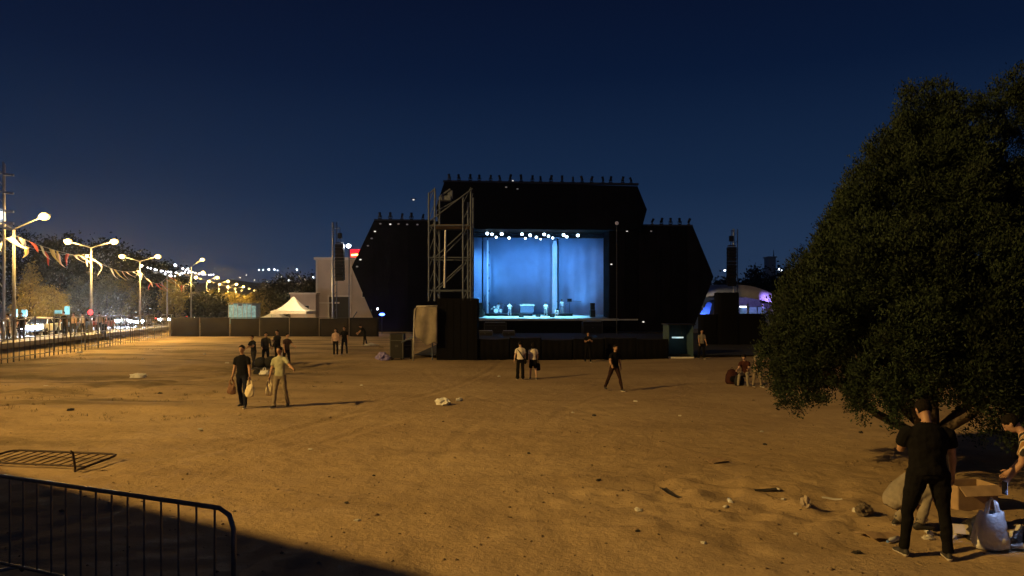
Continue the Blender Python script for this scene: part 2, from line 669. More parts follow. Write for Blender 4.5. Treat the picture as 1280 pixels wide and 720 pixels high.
def leaf_cloud(name, C, out, per, spread, size, material, parent, seed, up=.35, wid=.3):
    g = np.random.default_rng(seed)
    n = len(C) * per
    ctr = np.repeat(C, per, 0) + g.normal(0, 1, (n, 3)) * np.repeat(spread, per)[:, None] if np.ndim(spread) else np.repeat(C, per, 0) + g.normal(0, spread, (n, 3))
    d = np.repeat(out, per, 0) + g.normal(0, .7, (n, 3)) + np.array([0, 0, up])
    d /= np.linalg.norm(d, axis=1)[:, None]
    w = np.cross(d, g.normal(0, 1, (n, 3)))
    w /= np.linalg.norm(w, axis=1)[:, None] + 1e-9
    l = size * g.uniform(.6, 1.4, (n, 1))
    V = np.stack([ctr, ctr + d * l * .5 + w * l * wid, ctr + d * l, ctr + d * l * .5 - w * l * wid], 1).reshape(-1, 3)
    F = np.arange(n * 4).reshape(-1, 4)
    return place(name, raw_mesh(name, V, F, material), parent)


def make_tree(label, base, axis_top, prof, clumps, per, size, spread, leafmat, trunk_r, limbs, seed, name='tree', group=None, squash=1., inner=.35, lump=.16, trunk_to=None, wid=.3, bulges=0, up=.35):
    """prof: list of (height above base, radius); crown scattered through that volume"""
    g = np.random.default_rng(seed)
    t = thing(name, label, 'tree', base, 0, group)
    hs, rs = np.array([p[0] for p in prof]), np.array([p[1] for p in prof])
    n = clumps
    # more clumps where the crown is wide
    zz = np.linspace(hs[0], hs[-1], 200)
    wgt = np.interp(zz, hs, rs) + .15
    z = g.choice(zz, n * 2, p=wgt / wgt.sum()) + g.normal(0, .05, n * 2)
    th = g.uniform(0, 2 * math.pi, n * 2)
    lum = 1 + lump * 2 * vnoise(th * 2.3 + 40, z * 1.3 / max(.3, rs.max() / 3) + seed, seed) + lump * 1.6 * vnoise(th * 5.1 + 20, z * 3 / max(.3, rs.max() / 3), seed + 1)
    # close the seam round the crown
    fr = np.sqrt(g.uniform(inner, 1, n * 2))
    r = np.interp(z, hs, rs) * fr * lum
    lean = np.array(axis_top) * ((z - hs[0]) / (hs[-1] - hs[0]))[:, None]
    keep = (vnoise(th * 3.1, z * 1.7, seed + 5) + .5 > .12)
    C = np.stack([r * np.cos(th), r * np.sin(th) * squash, z], -1) + np.concatenate([lean, np.zeros((n * 2, 1))], 1)
    out = np.stack([np.cos(th), np.sin(th), .15 + 0 * th], -1)
    C, out = C[keep][:n], out[keep][:n]
    if bulges:
        # the crown breaks into uneven upright boughs with dark hollows between them
        nb = bulges
        zb = g.choice(zz, nb, p=wgt / wgt.sum())
        tb_ = g.uniform(0, 2 * math.pi, nb)
        rb = g.uniform(.2, .44, nb) * g.choice([.8, 1, 1.2], nb)
        Rb = np.maximum(.05, np.interp(zb, hs, rs) - rb * .45) * np.sqrt(g.uniform(.78, 1.0, nb))
        lb = np.array(axis_top) * ((zb - hs[0]) / (hs[-1] - hs[0]))[:, None]
        Bc = np.stack([Rb * np.cos(tb_) + lb[:, 0], Rb * np.sin(tb_) * squash + lb[:, 1], zb], -1)
        m_ = int(n * .74)
        wi = rb ** 2
        ib = g.choice(nb, m_, p=wi / wi.sum())
        dd = g.normal(0, 1, (m_, 3)) + np.stack([np.cos(tb_[ib]), np.sin(tb_[ib]), .3 + 0 * tb_[ib]], -1) * .9
        dd /= np.linalg.norm(dd, axis=1)[:, None]
        Cb = Bc[ib] + dd * (rb[ib] * g.uniform(.55, 1.05, m_))[:, None] * np.array([1, 1, 1.75])
        core = C[: n - m_].copy()
        core[:, :2] = core[:, :2] * .86
        C = np.concatenate([Cb, core])
        out = np.concatenate([dd, out[: n - m_]])
    leaf_cloud('crown', C, out, per, spread, size, leafmat, t, seed, wid=wid, up=up)
    m = MB()
    top = trunk_to or hs[-1] * .75
    ax = [(axis_top[0] * k / 5 * .6 + .05 * g.normal(), axis_top[1] * k / 5 * .6, top * k / 5 - (.15 if k == 0 else 0)) for k in range(6)]
    m.loft(ax, [trunk_r * (1.35, 1, .85, .65, .42, .15)[k] for k in range(6)], 9)
    m.build('trunk', BARK, t, True)
    for a_, z0, z1, ln in limbs:
        mm = MB()
        p0 = Vector((0, 0, z0))
        p2 = Vector((math.cos(a_) * ln, math.sin(a_) * ln, z1))
        p1 = p0.lerp(p2, .45) + Vector((0, 0, -.08 * ln))
        mm.loft([p0, p1, p2], [trunk_r * .55, trunk_r * .42, trunk_r * .14], 7)
        mm.build('limb', BARK, t, True)
    return t


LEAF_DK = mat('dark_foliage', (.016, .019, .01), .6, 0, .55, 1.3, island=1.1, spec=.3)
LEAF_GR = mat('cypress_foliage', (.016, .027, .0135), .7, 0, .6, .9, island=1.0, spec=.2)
LEAF_LIT = mat('lamp_yellow_foliage', (.27, .22, .06), .6, 0, .4, 1, island=.8)  # street-lamp light is put into this leaf colour, yellower and brighter
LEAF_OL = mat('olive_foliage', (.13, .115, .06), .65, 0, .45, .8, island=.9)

# the big cypress on the right of the field
S13 = 13 / FPX
tb = Vector(((1162 - 640) / FPX * 13, 13, 0))
tb.z = gz(tb.x, tb.y)


def hz(py, d, base):
    return CAM_H - (py - HOR) / FPX * d - base


make_tree('large rounded dark cypress on the right with a low spreading crown over two people', tb, (.05, .1),
          [(hz(497, 13, tb.z), 132 * S13), (hz(480, 13, tb.z), 180 * S13), (hz(445, 13, tb.z), 190 * S13), (hz(400, 13, tb.z), 186 * S13), (hz(345, 13, tb.z), 162 * S13),
           (hz(300, 13, tb.z), 124 * S13), (hz(250, 13, tb.z), 92 * S13), (hz(205, 13, tb.z), 62 * S13), (hz(172, 13, tb.z), 34 * S13), (hz(146, 13, tb.z), 8 * S13)],
          6800, 84, .052, .06, LEAF_GR, .17,
          [(2.9, .55, 1.9, 1.9), (2.2, .7, 2.4, 1.7), (.3, .6, 2.1, 1.8), (5.2, .6, 2.0, 1.6), (4.0, .5, 1.55, 1.5), (1.2, .9, 2.6, 1.5)], 21, name='cypress_tree', wid=.2, lump=.12, bulges=270, up=1.0, trunk_to=3.3)
tb2 = Vector(((1286 - 640) / FPX * 14.2, 14.2, 0))
tb2.z = gz(tb2.x, tb2.y)
S14 = 14.2 / FPX
make_tree('taller dark cypress cut by the right edge of the picture behind the rounded one', tb2, (-.85, 0),
          [(hz(500, 14.2, tb2.z), 60 * S14), (hz(460, 14.2, tb2.z), 110 * S14), (hz(380, 14.2, tb2.z), 130 * S14), (hz(280, 14.2, tb2.z), 132 * S14), (hz(200, 14.2, tb2.z), 100 * S14), (hz(152, 14.2, tb2.z), 64 * S14), (hz(118, 14.2, tb2.z), 26 * S14)],
          3600, 76, .05, .055, LEAF_GR, .2, [(3.3, 1.2, 2.6, 1.2), (1.0, 1.4, 2.9, 1.2), (5.0, 1.1, 2.2, 1.2)], 33, name='cypress_tree', wid=.2, bulges=150, up=1.0, trunk_to=3.6)


def far_tree(label, px, py_top, d, half_px, leafmat, seed, base_z=.7, cone=False, name='tree', clumps=260, per=22):
    x = (px - 640) / FPX * d
    top = CAM_H - (py_top - HOR) / FPX * d - base_z
    r = half_px * d / FPX
    prof = [(top * .12, r * .5), (top * .25, r), (top * .5, r * .72), (top * .8, r * .35), (top, r * .06)] if cone else \
        [(top * .22, r * .45), (top * .38, r * .9), (top * .6, r), (top * .82, r * .72), (top, r * .15)]
    sz = max(.12, d * (.0036 if leafmat is LEAF_DK else .0022))
    return make_tree(label, (x, d, base_z), (0, 0), prof, clumps, per, sz, sz * 1.5, leafmat, max(.12, r * .07),
                     [(1.0, top * .3, top * .55, r * .6), (3.2, top * .28, top * .5, r * .6), (5.1, top * .32, top * .6, r * .55)], seed, name=name, group='trees along the road', lump=.22, inner=.2)


far_tree('lamp-lit yellow conical tree beside the leftmost street lamp', 38, 331, 75.5, 19, LEAF_LIT, 51, cone=True, clumps=300)
far_tree('low olive shrub lit yellow to the right of the conical tree', 60, 360, 82, 19, LEAF_LIT, 52)
far_tree('tall black tree behind the conical yellow tree', 22, 290, 112, 52, LEAF_DK, 53, clumps=420)
far_tree('tall dark tree between the two left double lamps', 78, 297, 114, 44, LEAF_DK, 54, clumps=420)
far_tree('olive tree left of the double lamp post', 100, 352, 100, 20, LEAF_OL, 55)
far_tree('olive tree right of the double lamp post', 134, 345, 104, 20, LEAF_OL, 56)
far_tree('tall dark tree behind the double lamp post', 130, 302, 124, 42, LEAF_DK, 57, clumps=420)
far_tree('dim olive tree at the third lamp post', 163, 352, 112, 18, LEAF_OL, 58)
far_tree('dark tree behind the bunting right of the third lamp post', 176, 322, 135, 32, LEAF_DK, 59, clumps=380)
far_tree('yellow-lit round tree right of the third lamp post', 217, 352, 118, 14, LEAF_LIT, 60)
far_tree('dark tree behind the yellow-lit round tree', 208, 334, 150, 28, LEAF_DK, 61, clumps=380)
far_tree('dark bushy tree in front of the distant street lamps', 258, 373, 120, 22, LEAF_DK, 62)
far_tree('dim olive tree under the distant street lamps', 275, 364, 170, 16, LEAF_OL, 63)
far_tree('yellow-lit tree just left of the turquoise kiosk', 268, 366, 132, 13, LEAF_LIT, 71)
far_tree('small amber-lit tree above the turquoise kiosk', 292, 368, 165, 13, LEAF_LIT, 72)
far_tree('small amber-lit tree right of the turquoise kiosk', 316, 371, 180, 13, LEAF_LIT, 73, base_z=.2)
far_tree('yellow-lit tree between the second and third lamp posts', 150, 354, 108, 14, LEAF_LIT, 74)
far_tree('broad dark tree left of the beige building', 368, 347, 130, 34, LEAF_DK, 64, base_z=0)
far_tree('dim grey-green tree behind the white tent', 338, 354, 150, 22, LEAF_OL, 65, base_z=0)
far_tree('dark tree just left of the beige building', 391, 352, 128, 14, LEAF_DK, 66, base_z=0)
far_tree('dark tree on the rise behind the arched hall', 945, 342, 140, 22, LEAF_DK, 67, base_z=0)
far_tree('dark tree between the stage wing and the arched hall', 908, 352, 150, 20, LEAF_DK, 68, base_z=0)
far_tree('dark tree half hidden by the cypress on the right', 985, 336, 140, 24, LEAF_DK, 69, base_z=0)

# dark tower and roofs on the rise
t = thing('tower_house', 'dark square tower with a thin mast on the rise at right', 'building', at(965.5, 345, 320) * 1)
t.location.z = 8
zt = CAM_H - (322 - HOR) / FPX * 320 - 8
m = MB(); m.box((0, 3, zt / 2), (3.0, 6, zt)); m.build('wall', GREYP, t)
m = MB(); m.prism([(-1.9, zt), (1.9, zt), (1.9, zt + .5), (-1.9, zt + .5)], -.4, 6.4); m.build('parapet', GREYP, t)
m = MB(); m.tube((.9, 1, zt), (.9, 1, zt + 3.4), .28, 6, r1=.1); m.build('mast', DSTEEL, t)

# ------------------------------------------------------------------ beige building, its annex, the neon sign
STUC = mat('beige_render', (.62, .5, .42), .85, 0, .14, .35, .2, 8)
STUC2 = mat('pale_cornice', (.72, .64, .58), .8, 0, .1, .6)
bl = thing('building', 'beige rendered building with pale cornice half hidden by the stage wing', 'building', (at(395, 400, 108).x, 108, 0))
bw = 13.0
hb = CAM_H - (325 - HOR) / FPX * 108
m = MB()
# wall with a doorway cut: left, right and above
dx0, dx1, dh = 1.95, 4.9, CAM_H - (371 - HOR) / FPX * 108
m.box((dx0 / 2, 4, hb / 2), (dx0, 8, hb)); m.box(((dx1 + bw) / 2, 4, hb / 2), (bw - dx1, 8, hb)); m.box(((dx0 + dx1) / 2, 4, (hb + dh) / 2), (dx1 - dx0, 8, hb - dh))
m.build('wall', STUC, bl)
m = MB(); m.box((bw / 2, 3.9, hb + .18), (bw + .5, 8.4, .36)); m.build('cornice', STUC2, bl)
m = MB(); m.box((dx0 - .12, -.06, dh / 2), (.22, .16, dh)); m.box((dx1 + .12, -.06, dh / 2), (.22, .16, dh)); m.box(((dx0 + dx1) / 2, -.06, dh + .12), (dx1 - dx0 + .48, .16, .24)); m.build('door_frame', STUC2, bl)
m = MB(); m.box(((dx0 + dx1) / 2, 1.2, dh / 2), (dx1 - dx0, .1, dh)); m.build('door', BLACKP, bl)
m = MB(); m.box((.14, -.05, 5.2), (.28, .1, 9.8)); m.build('corner_strip', STUC2, bl)
m = MB(); m.box((5.1, -.05, 6.9), (.18, .1, 6.2)); m.build('downpipe', STUC2, bl)
m = MB(); m.box((1.7, -.04, 3.9), (3.4, .1, .22)); m.build('string_course', STUC2, bl)
for (wx, wz) in ((7.2, 5.4), (9.6, 5.4)):
    m = MB(); m.box((wx, -.03, wz), (1.1, .12, 1.5)); w_ = m.build('window', STUC2, bl)
    m = MB(); m.box((wx, -.1, wz), (.9, .04, 1.3)); m.build('pane', GLASS, w_)
# leaning prop at the door
rod('prop', (dx1 + .3, -.9, 1.2), (dx1 + 1.1, -.3, 2.6), .07, SCAF, bl)
an = thing('annex_building', 'low beige flat-roofed annex left of the taller building', 'building', (at(363, 400, 106).x, 106, 0))
ha = CAM_H - (368 - HOR) / FPX * 106
m = MB(); m.box((1.8, 3, ha / 2), (3.6, 6, ha)); m.build('wall', STUC, an)
m = MB(); m.box((1.8, 2.95, ha + .12), (3.9, 6.3, .24)); m.build('roof', STUC2, an)
m = MB(); m.box((2.1, -.02, ha * .62), (1.3, .1, .8)); w_ = m.build('window', STUC2, an)
m = MB(); m.box((2.1, -.09, ha * .62), (1.1, .04, .64)); m.build('pane', GLASS, w_)

sg = thing('neon_sign', 'red and orange lit sign on the roof of the beige building', 'sign', (at(438.5, 312, 110).x, 110, hb + .36))
m = MB(); m.box((1.35, .1, .72), (2.9, .2, 1.3)); m.build('sign_box', mat('red_sign_face', (.5, .02, .03), .5, 0, 0, 1, emit=(1, .02, .05), es=1.0), sg)
m = MB(); m.loft([(.1, -.06, .5), (2.55, -.06, .62)], [.12, .13], 8); m.build('tube_light', mat('orange_neon', (.9, .5, .2), .4, 0, 0, 1, emit=(1, .42, .08), es=14), sg)
for x_ in (.4, 2.3):
    rod('bracket', (x_, .1, -.1), (x_, .1, .1), .05, DSTEEL, sg)

# ------------------------------------------------------------------ white tents
CANV = mat('white_canvas', (.8, .76, .68), .75, 0, .08, 2, .2, 12, emit=None)


def pagoda(label, px, d, w, eave, top):
    t = thing('canopy_tent', label, 'tent', (at(px, 400, d).x, d, 0))
    m = MB()
    n = 5
    rings = []
    for k in range(n):
        f = k / (n - 1)
        h = eave + (top - eave) * f ** 1.7
        r = w / 2 * (1 - f) + .04
        rings.append([(-r, -r, h), (r, -r, h), (r, r, h), (-r, r, h)])
    vs = [p for r_ in rings for p in r_]
    fs = [(i * 4 + k, i * 4 + (k + 1) % 4, i * 4 + 4 + (k + 1) % 4, i * 4 + 4 + k) for i in range(n - 1) for k in range(4)]
    m.add(vs, fs)
    m.build('roof', CANV, t)
    m = MB()
    for a_ in range(4):
        m.box((math.cos(a_ * math.pi / 2) * w / 2, math.sin(a_ * math.pi / 2) * w / 2, eave - .17), (.03, w, .36), a_ * math.pi / 2)
    m.build('valance', CANV, t)
    for sx in (-1, 1):
        for sy in (-1, 1):
            rod('leg', (sx * w * .48, sy * w * .48, 0), (sx * w * .48, sy * w * .48, eave), .05, ALU, t)
    return t


tA = pagoda('white peaked tent behind the dark fence left of the beige building', 367, 94, 4.4, 2.7, CAM_H - (370.5 - HOR) / FPX * 94)
tB = pagoda('smaller white peaked tent low at the left foot of the larger one', 344, 100, 3.0, 1.9, 2.9)
lamp('tent_fill_lamp', 'POINT', (tA.location.x - .3, 93.0, 3.6 - 1.9), 120, (1, .75, .42), .15)
lamp('tent_fill_lamp', 'POINT', (tA.location.x + 1.5, 90, 6.2), 1300, (1, .72, .38), .2)  # added fill without a fixture, warms the beige building and tent front

# ------------------------------------------------------------------ the stage
ST = Vector(((677 - 640) / FPX * 92, 92, 0))
SRZ = R(5.0)
SM = Matrix.Translation(ST) @ Matrix.Rotation(SRZ, 4, 'Z')
k92 = 92 / FPX


def sx(px):
    return (px - 677) * k92


def sz(py):
    return CAM_H - (py - HOR) * k92


stage = thing('concert_stage', 'large black concert stage with hexagonal wings and blue-lit opening', 'stage', ST, SRZ)
oz = sz(288)          # underside of the roof
FLOOR = 1.75


def deck_z(y):
    return FLOOR + .052 * (y + 1.2)


# roof block with chamfered ends
m = MB()
m.prism([(sx(549), oz), (sx(801), oz), (sx(808), sz(262)), (sx(796), sz(233)), (sx(556), sz(231)), (sx(546), sz(262))], -1.2, 13)
m.build('roof', BLACK, stage)
m = MB()
m.box(((sx(556) + sx(796)) / 2, -.9, sz(231.5) + .12), (sx(796) - sx(556) + .3, .5, .24))
m.build('roof_edge_truss', DSTEEL, stage)
for side, poly in ((-1, [(sx(476), .2), (sx(591), .2), (sx(591), sz(278)), (sx(470), sz(278)), (sx(443), sz(335))]),
                   (1, [(sx(763), .2), (sx(870), .2), (sx(898), sz(345)), (sx(871), sz(281)), (sx(763), sz(281))])):
    m = MB()
    m.prism(poly, 0, 3.5)
    w_ = m.build('wing', BLACK, stage)
    xs_ = [p[0] for p in poly]
    m = MB()
    xa, xb = (sx(470), sx(545)) if side < 0 else (sx(800), sx(871))
    m.box(((xa + xb) / 2, .25, sz(278 if side < 0 else 281) + .1), (xb - xa, .5, .2))
    m.build('edge_truss', DSTEEL, w_)
BLACK2 = mat('black_scrim', (.0065, .0058, .0085), .9, 0, .5, .5, .6, 5, spec=.15)


def cloth_strips(x0, x1, w, lo, hi, y, parent, seed):
    # sheets of scrim laced side by side over the front, each hanging a little differently
    rd = random.Random(seed)
    x = x0
    while x < x1 - .2:
        xb = min(x1, x + w * rd.uniform(.85, 1.15))
        a, b = x + .02, xb - .02
        d0, d1, d2 = rd.uniform(.02, .07), rd.uniform(.02, .07), rd.uniform(.04, .1)
        n = 5
        vs = []
        for k in range(n + 1):
            xx = a + (b - a) * k / n
            sag = d2 * math.sin(k / n * math.pi * 2 + seed)
            for j in range(4):
                zz_ = lo(xx) + (hi(xx) - lo(xx)) * j / 3
                vs.append((xx, y - .05 - d0 * (1 - j / 3) - d1 * j / 3 - abs(sag) * (.5 if j in (1, 2) else .1), zz_))
        m = MB()
        m.add(vs, [(k * 4 + j, k * 4 + 4 + j, k * 4 + 5 + j, k * 4 + 1 + j) for k in range(n) for j in range(3)])
        m.build('cloth_panel', BLACK if rd.random() < .5 else BLACK2, parent, True)
        x = xb


def lin(pts):
    return lambda x: float(np.interp(x, [p[0] for p in pts], [p[1] for p in pts]))


cloth_strips(sx(556), sx(796), 2.1, lambda x: oz + .05, lin([(sx(556), sz(233)), (sx(796), sz(235))]), -1.2, stage, 1)
cloth_strips(sx(446), sx(590), 2.0, lin([(sx(443), sz(335)), (sx(476), .3), (sx(591), .3)]), lin([(sx(443), sz(335)), (sx(470), sz(279)), (sx(591), sz(279))]), 0, stage, 2)
cloth_strips(sx(764), sx(895), 2.0, lin([(sx(763), .3), (sx(870), .3), (sx(898), sz(345))]), lin([(sx(763), sz(282)), (sx(871), sz(282)), (sx(898), sz(345))]), 0, stage, 3)
# side walls of the stage house, back wall, deck, skirt
for s_ in (-1, 1):
    m = MB(); m.box((s_ * 9.9, 8.2, (FLOOR + oz) / 2), (.4, 9.2, oz - FLOOR)); m.build('side_drape', BLACK, stage)
m = MB(); m.box((0, 13.1, oz / 2 + .2), (17.5, .2, oz - .6)); m.build('back_wall', BLACK, stage)
DECK = mat('stage_deck', (.5, .53, .55), .45, 0, .2, .8)
m = MB(); m.add([(-9.5, -1.2, FLOOR), (9.5, -1.2, FLOOR), (9.5, 13, deck_z(13)), (-9.5, 13, deck_z(13)), (-9.5, -1.2, FLOOR - .2), (9.5, -1.2, FLOOR - .2), (9.5, 13, FLOOR - .2), (-9.5, 13, FLOOR - .2)], [(0, 1, 2, 3), (7, 6, 5, 4), (0, 4, 5, 1), (1, 5, 6, 2), (2, 6, 7, 3), (3, 7, 4, 0)]); m.build('deck', DECK, stage)
m = MB(); m.box((0, -.95, (FLOOR - .25) / 2), (18.6, .3, FLOOR - .25)); m.build('skirt', BLACK, stage)
m = MB(); m.box((10.6, .2, FLOOR - .1), (2.6, 2.2, .16)); m.build('side_platform', DECK, stage)
# backdrop in cloth panels (folds are real)
CYC = mat('pale_blue_cyclorama', (.45, .6, .8), .85, 0, .08, .7, .25, 3)


def curtain(name, x0, x1, y, z0, z1, amp, wave, material=CYC):
    m = MB()
    n = max(6, int((x1 - x0) / wave * 8))
    vs = []
    for k in range(n + 1):
        x = x0 + (x1 - x0) * k / n
        yy = y + amp * math.sin(x / wave * 6.28) + amp * .5 * math.sin(x / wave * 2.7)
        vs += [(x, yy, z0), (x, yy, z1)]
    m.add(vs, [(2 * k, 2 * k + 2, 2 * k + 3, 2 * k + 1) for k in range(n)])
    o = m.build(name, material, stage, True)
    s = o.modifiers.new('thick', 'SOLIDIFY'); s.thickness = .02
    return o


q = 101.0 / 92            # the backdrop stands some 9 m further back
curtain('backdrop_panel', -9.7, sx(613) * q, 9.0, FLOOR, 13.4, .06, 1.4)
curtain('backdrop_panel', sx(614.5) * q, sx(708) * q, 9.6, FLOOR, 13.4, .03, 1.8)
curtain('backdrop_panel', sx(709) * q, 9.7, 9.0, FLOOR, 13.4, .06, 1.5)
LCOL = mat('lit_column_skin', (.8, .85, .9), .6, 0, .25, 1.2, emit=(.16, .5, 1), es=.5)
for (a0, a1, nm) in ((617.2, 619.6, 0), (699.3, 706, 1)):
    c_ = thing('light_column', ['thin bright vertical light column left of the stage backdrop', 'wide bright vertical light column right of the stage backdrop'][nm], 'light column',
               SM @ Vector(((sx(a0) + sx(a1)) / 2 * 1.08, 7.6, deck_z(7.6))), SRZ, 'vertical light columns on the stage')
    wd = (sx(a1) - sx(a0)) * 1.05
    m = MB(); m.box((0, 0, .1), (wd + .5, .7, .2)); m.build('base', BLACKP, c_)
    m = MB()
    m.loft([(0, 0, .2), (0, 0, 3), (0, 0, 7), (0, 0, 9.2), (0, 0, 9.9)], [(wd / 2, .16), (wd / 2 * 1.02, .16), (wd / 2 * .96, .16), (wd / 2, .16), (wd / 2 * .6, .12)], 12)
    m.build('diffuser', LCOL, c_, True)
    for k in range(5):
        m = MB(); m.box((wd / 2 + .04, -.1, 1.5 + k * 1.7), (.09, .12, .3)); m.build('clamp', BLACKP, c_)
    rod('cap_pole', (0, 0, 9.9), (0, 0, 11), .03, BLACKP, c_)

# small marker lamps on the wings and the roof edge
MARK = mat('marker_lamp', (.6, .6, .6), .4, 0, 0, 1, emit=(1, .92, .85), es=.8)
MARKD = mat('dim_marker_lamp', (.5, .5, .5), .4, 0, 0, 1, emit=(.9, .8, .8), es=.09)
mk = MB(); mk.ball((0, 0, 0), (.14, .1, .09), 8, 5)
mkA, mkB = mk.mesh('marker_lamp', MARK), mk.mesh('marker_lamp', MARKD)
for (px, py, br) in ((478, 282, 0), (490, 282.5, 1), (500, 282, 0), (510.5, 282.5, 0), (523, 282.5, 0), (471.5, 291.5, 1), (467.5, 300, 0), (463, 309, 0), (454, 326, 1), (450, 334.5, 0),
                     (631, 237, 0), (645, 239, 0), (766, 287, 0), (785, 288, 1), (816, 288, 0), (765, 330, 1), (806, 402.5, 1)):
    rr = -1.45 if py < 260 else -.26
    place('marker_lamp', mkA if br else mkB, stage, loc=(sx(px) * (1 if py > 260 else .99), rr, sz(py)))
mkr = bpy.data.objects

# truss that carries the white lamps inside the opening
trs = thing('lighting_truss', 'black truss across the top of the stage opening carrying white lamps', 'truss', SM @ Vector((0, 3, 12.35)), SRZ)
for dy in (-.25, .25):
    for dz in (-.25, .25):
        rod('chord', (-8.3, dy, dz), (8.3, dy, dz), .04, DSTEEL, trs)
for k in range(16):
    rod('brace', (-8.3 + k * 1.03, -.25, -.25 if k % 2 else .25), (-8.3 + (k + 1) * 1.03, -.25, .25 if k % 2 else -.25), .025, DSTEEL, trs)
for k in (-7.8, 0, 7.8):
    rod('hanger', (k, 0, .25), (k, 0, .55), .03, DSTEEL, trs)

hs_ = MB(); hs_.loft([(0, .35, .12), (0, .1, .04), (0, -.12, -.04), (0, -.2, -.07)], [.09, .17, .2, .21], 12)
hs_m = hs_.mesh('housing', BLACKP, True)
ln_ = MB(); ln_.ball((0, -.2, -.07), (.2, .09, .2), 12, 6)
ln_m = ln_.mesh('lens', STAGELENS, True)
yk_ = MB(); yk_.loft([(-.23, 0, 0), (-.23, 0, .3), (.23, 0, .3), (.23, 0, 0)], [.025] * 4, 6)
yk_m = yk_.mesh('yoke', DSTEEL)
PL = [(193, 72), (228, 78), (258, 103), (301, 75), (353, 108), (452, 75), (474, 110), (513, 82), (556, 100), (588, 115), (618, 75), (651, 88), (678, 105), (765, 78), (783, 95), (872, 80)]
for i, (a_, b_) in enumerate(PL):
    px, py = 580 + a_ / 6, 280 + b_ / 6
    loc = SM @ Vector((sx(px) * 1.03, 2.45 if b_ < 95 else 1.9, CAM_H - (py - HOR) * (94.6 / FPX)))
    o = thing('stage_spotlight', f'white lit stage spotlight, {ORD[i]} from the left under the stage roof', 'spotlight', loc, SRZ, 'white spotlights over the stage')
    place('housing', hs_m, o); place('lens', ln_m, o); place('yoke', yk_m, o)
    sc_ = (1.0, .9, .8, 1.05, .85, .95, .7, 1.0, .85, .6, .95, .85, .8, 1.0, .9, 1.05)[i]
    o.scale = (sc_, sc_, sc_)

# what those lamps throw: blue wash on the backdrop, cyan on the deck


def stage_spot(x, y, z, tx, ty, tz, w, col, cone, blend=.8):
    lamp('stage_wash', 'SPOT', SM @ Vector((x, y, z)), w, col, .15, SM @ Vector((tx, ty, tz)), cone, blend)


BLUE, LBLUE, CYAN = (.11, .39, 1.0), (.14, .45, 1.0), (.25, .75, 1.0)
for x_ in (-4.6, -1.0, 2.6, 6.4):
    stage_spot(x_, 2.6, 11.9, x_ * .95, 9.6, 7.4, 820, BLUE, 125, 1)
    stage_spot(x_, 3.2, 2.2, x_ * .95, 9.6, 6.0, 240, BLUE, 120, 1)
stage_spot(-7.9, 3.2, 11.9, -8.2, 9, 6.5, 2200, LBLUE, 80, 1)
stage_spot(6.6, 6.4, 2.3, 6.9, 9, 6.0, 300, LBLUE, 70, 1)
stage_spot(-7.9, 6.4, 2.3, -7.9, 9, 6.0, 260, LBLUE, 70, 1)
for x_ in (-5.5, -1, 4):
    stage_spot(x_, -.6, 12.0, x_ * .8, 3.4, FLOOR, 22000, CYAN, 46, 1)

# ------------------------------------------------------------------ moving heads standing on the roof edges
b1 = MB(); b1.box((0, 0, .07), (.42, .36, .14)); b1m = b1.mesh('base', BLACKP)
b2 = MB(); b2.loft([(-.24, 0, .14), (-.25, 0, .5), (-.2, 0, .52)], [.05, .05, .04], 6); b2.loft([(.24, 0, .14), (.25, 0, .5), (.2, 0, .52)], [.05, .05, .04], 6); b2m = b2.mesh('yoke', BLACKP)
b3 = MB(); b3.loft([(0, 0, .26), (0, 0, .4), (0, 0, .75), (0, 0, .98)], [.13, .18, .17, .2], 10); b3m = b3.mesh('head', BLACKP, True)
b4 = MB(); b4.loft([(0, 0, .985), (0, 0, 1.0)], [.17, .17], 10); b4m = b4.mesh('lens', GLASS)


def moving_head(lx, ly, lz, label):
    o = thing('moving_head_light', label, 'stage light', SM @ Vector((lx, ly, lz)), SRZ, 'dark moving head lights along the stage roof edges')
    rd_ = random.Random(label)
    a_ = rd_.uniform(-.5, .5)
    o.rotation_euler.z += rd_.uniform(-1.2, 1.2)
    k_ = rd_.uniform(.7, .88)
    o.scale = (k_, k_, k_)
    for n_, me_ in (('base', b1m), ('yoke', b2m), ('head', b3m), ('lens', b4m)):
        q_ = place(n_, me_, o)
        if n_ in ('head', 'lens'):
            q_.rotation_euler = (a_, 0, 0)
            q_.location = Vector((0, 0, .5)) - Matrix.Rotation(a_, 3, 'X') @ Vector((0, 0, .5))
    return o


for i in range(5):
    moving_head(sx(477.5 + 13 * i + random.uniform(-1.2, 1.2)), .25, sz(278) + .2, f'{ORD[i]} dark moving head light from the left on the left wing roof')
for i in range(19):
    moving_head(sx(562.5 + 12.6 * i + random.uniform(-1.6, 1.6)), -.9, sz(231.5) + .24, f'{ORD[i]} dark moving head light from the left on the main stage roof')
for i in range(6):
    if i == 0:
        continue
    moving_head(sx(807 + 11.9 * i), .25, sz(281) + .2, f'{ORD[i - 1]} dark moving head light from the left on the right wing roof')
ll = thing('roof_beacon', 'small white beacon lamp above the left part of the stage roof', 'light', SM @ Vector((sx(641), .4, sz(232))), SRZ)
rod('mast', (0, 0, 0), (0, 0, .55), .03, DSTEEL, ll); place('lamp_glass', mkA, ll, loc=(0, 0, .6))
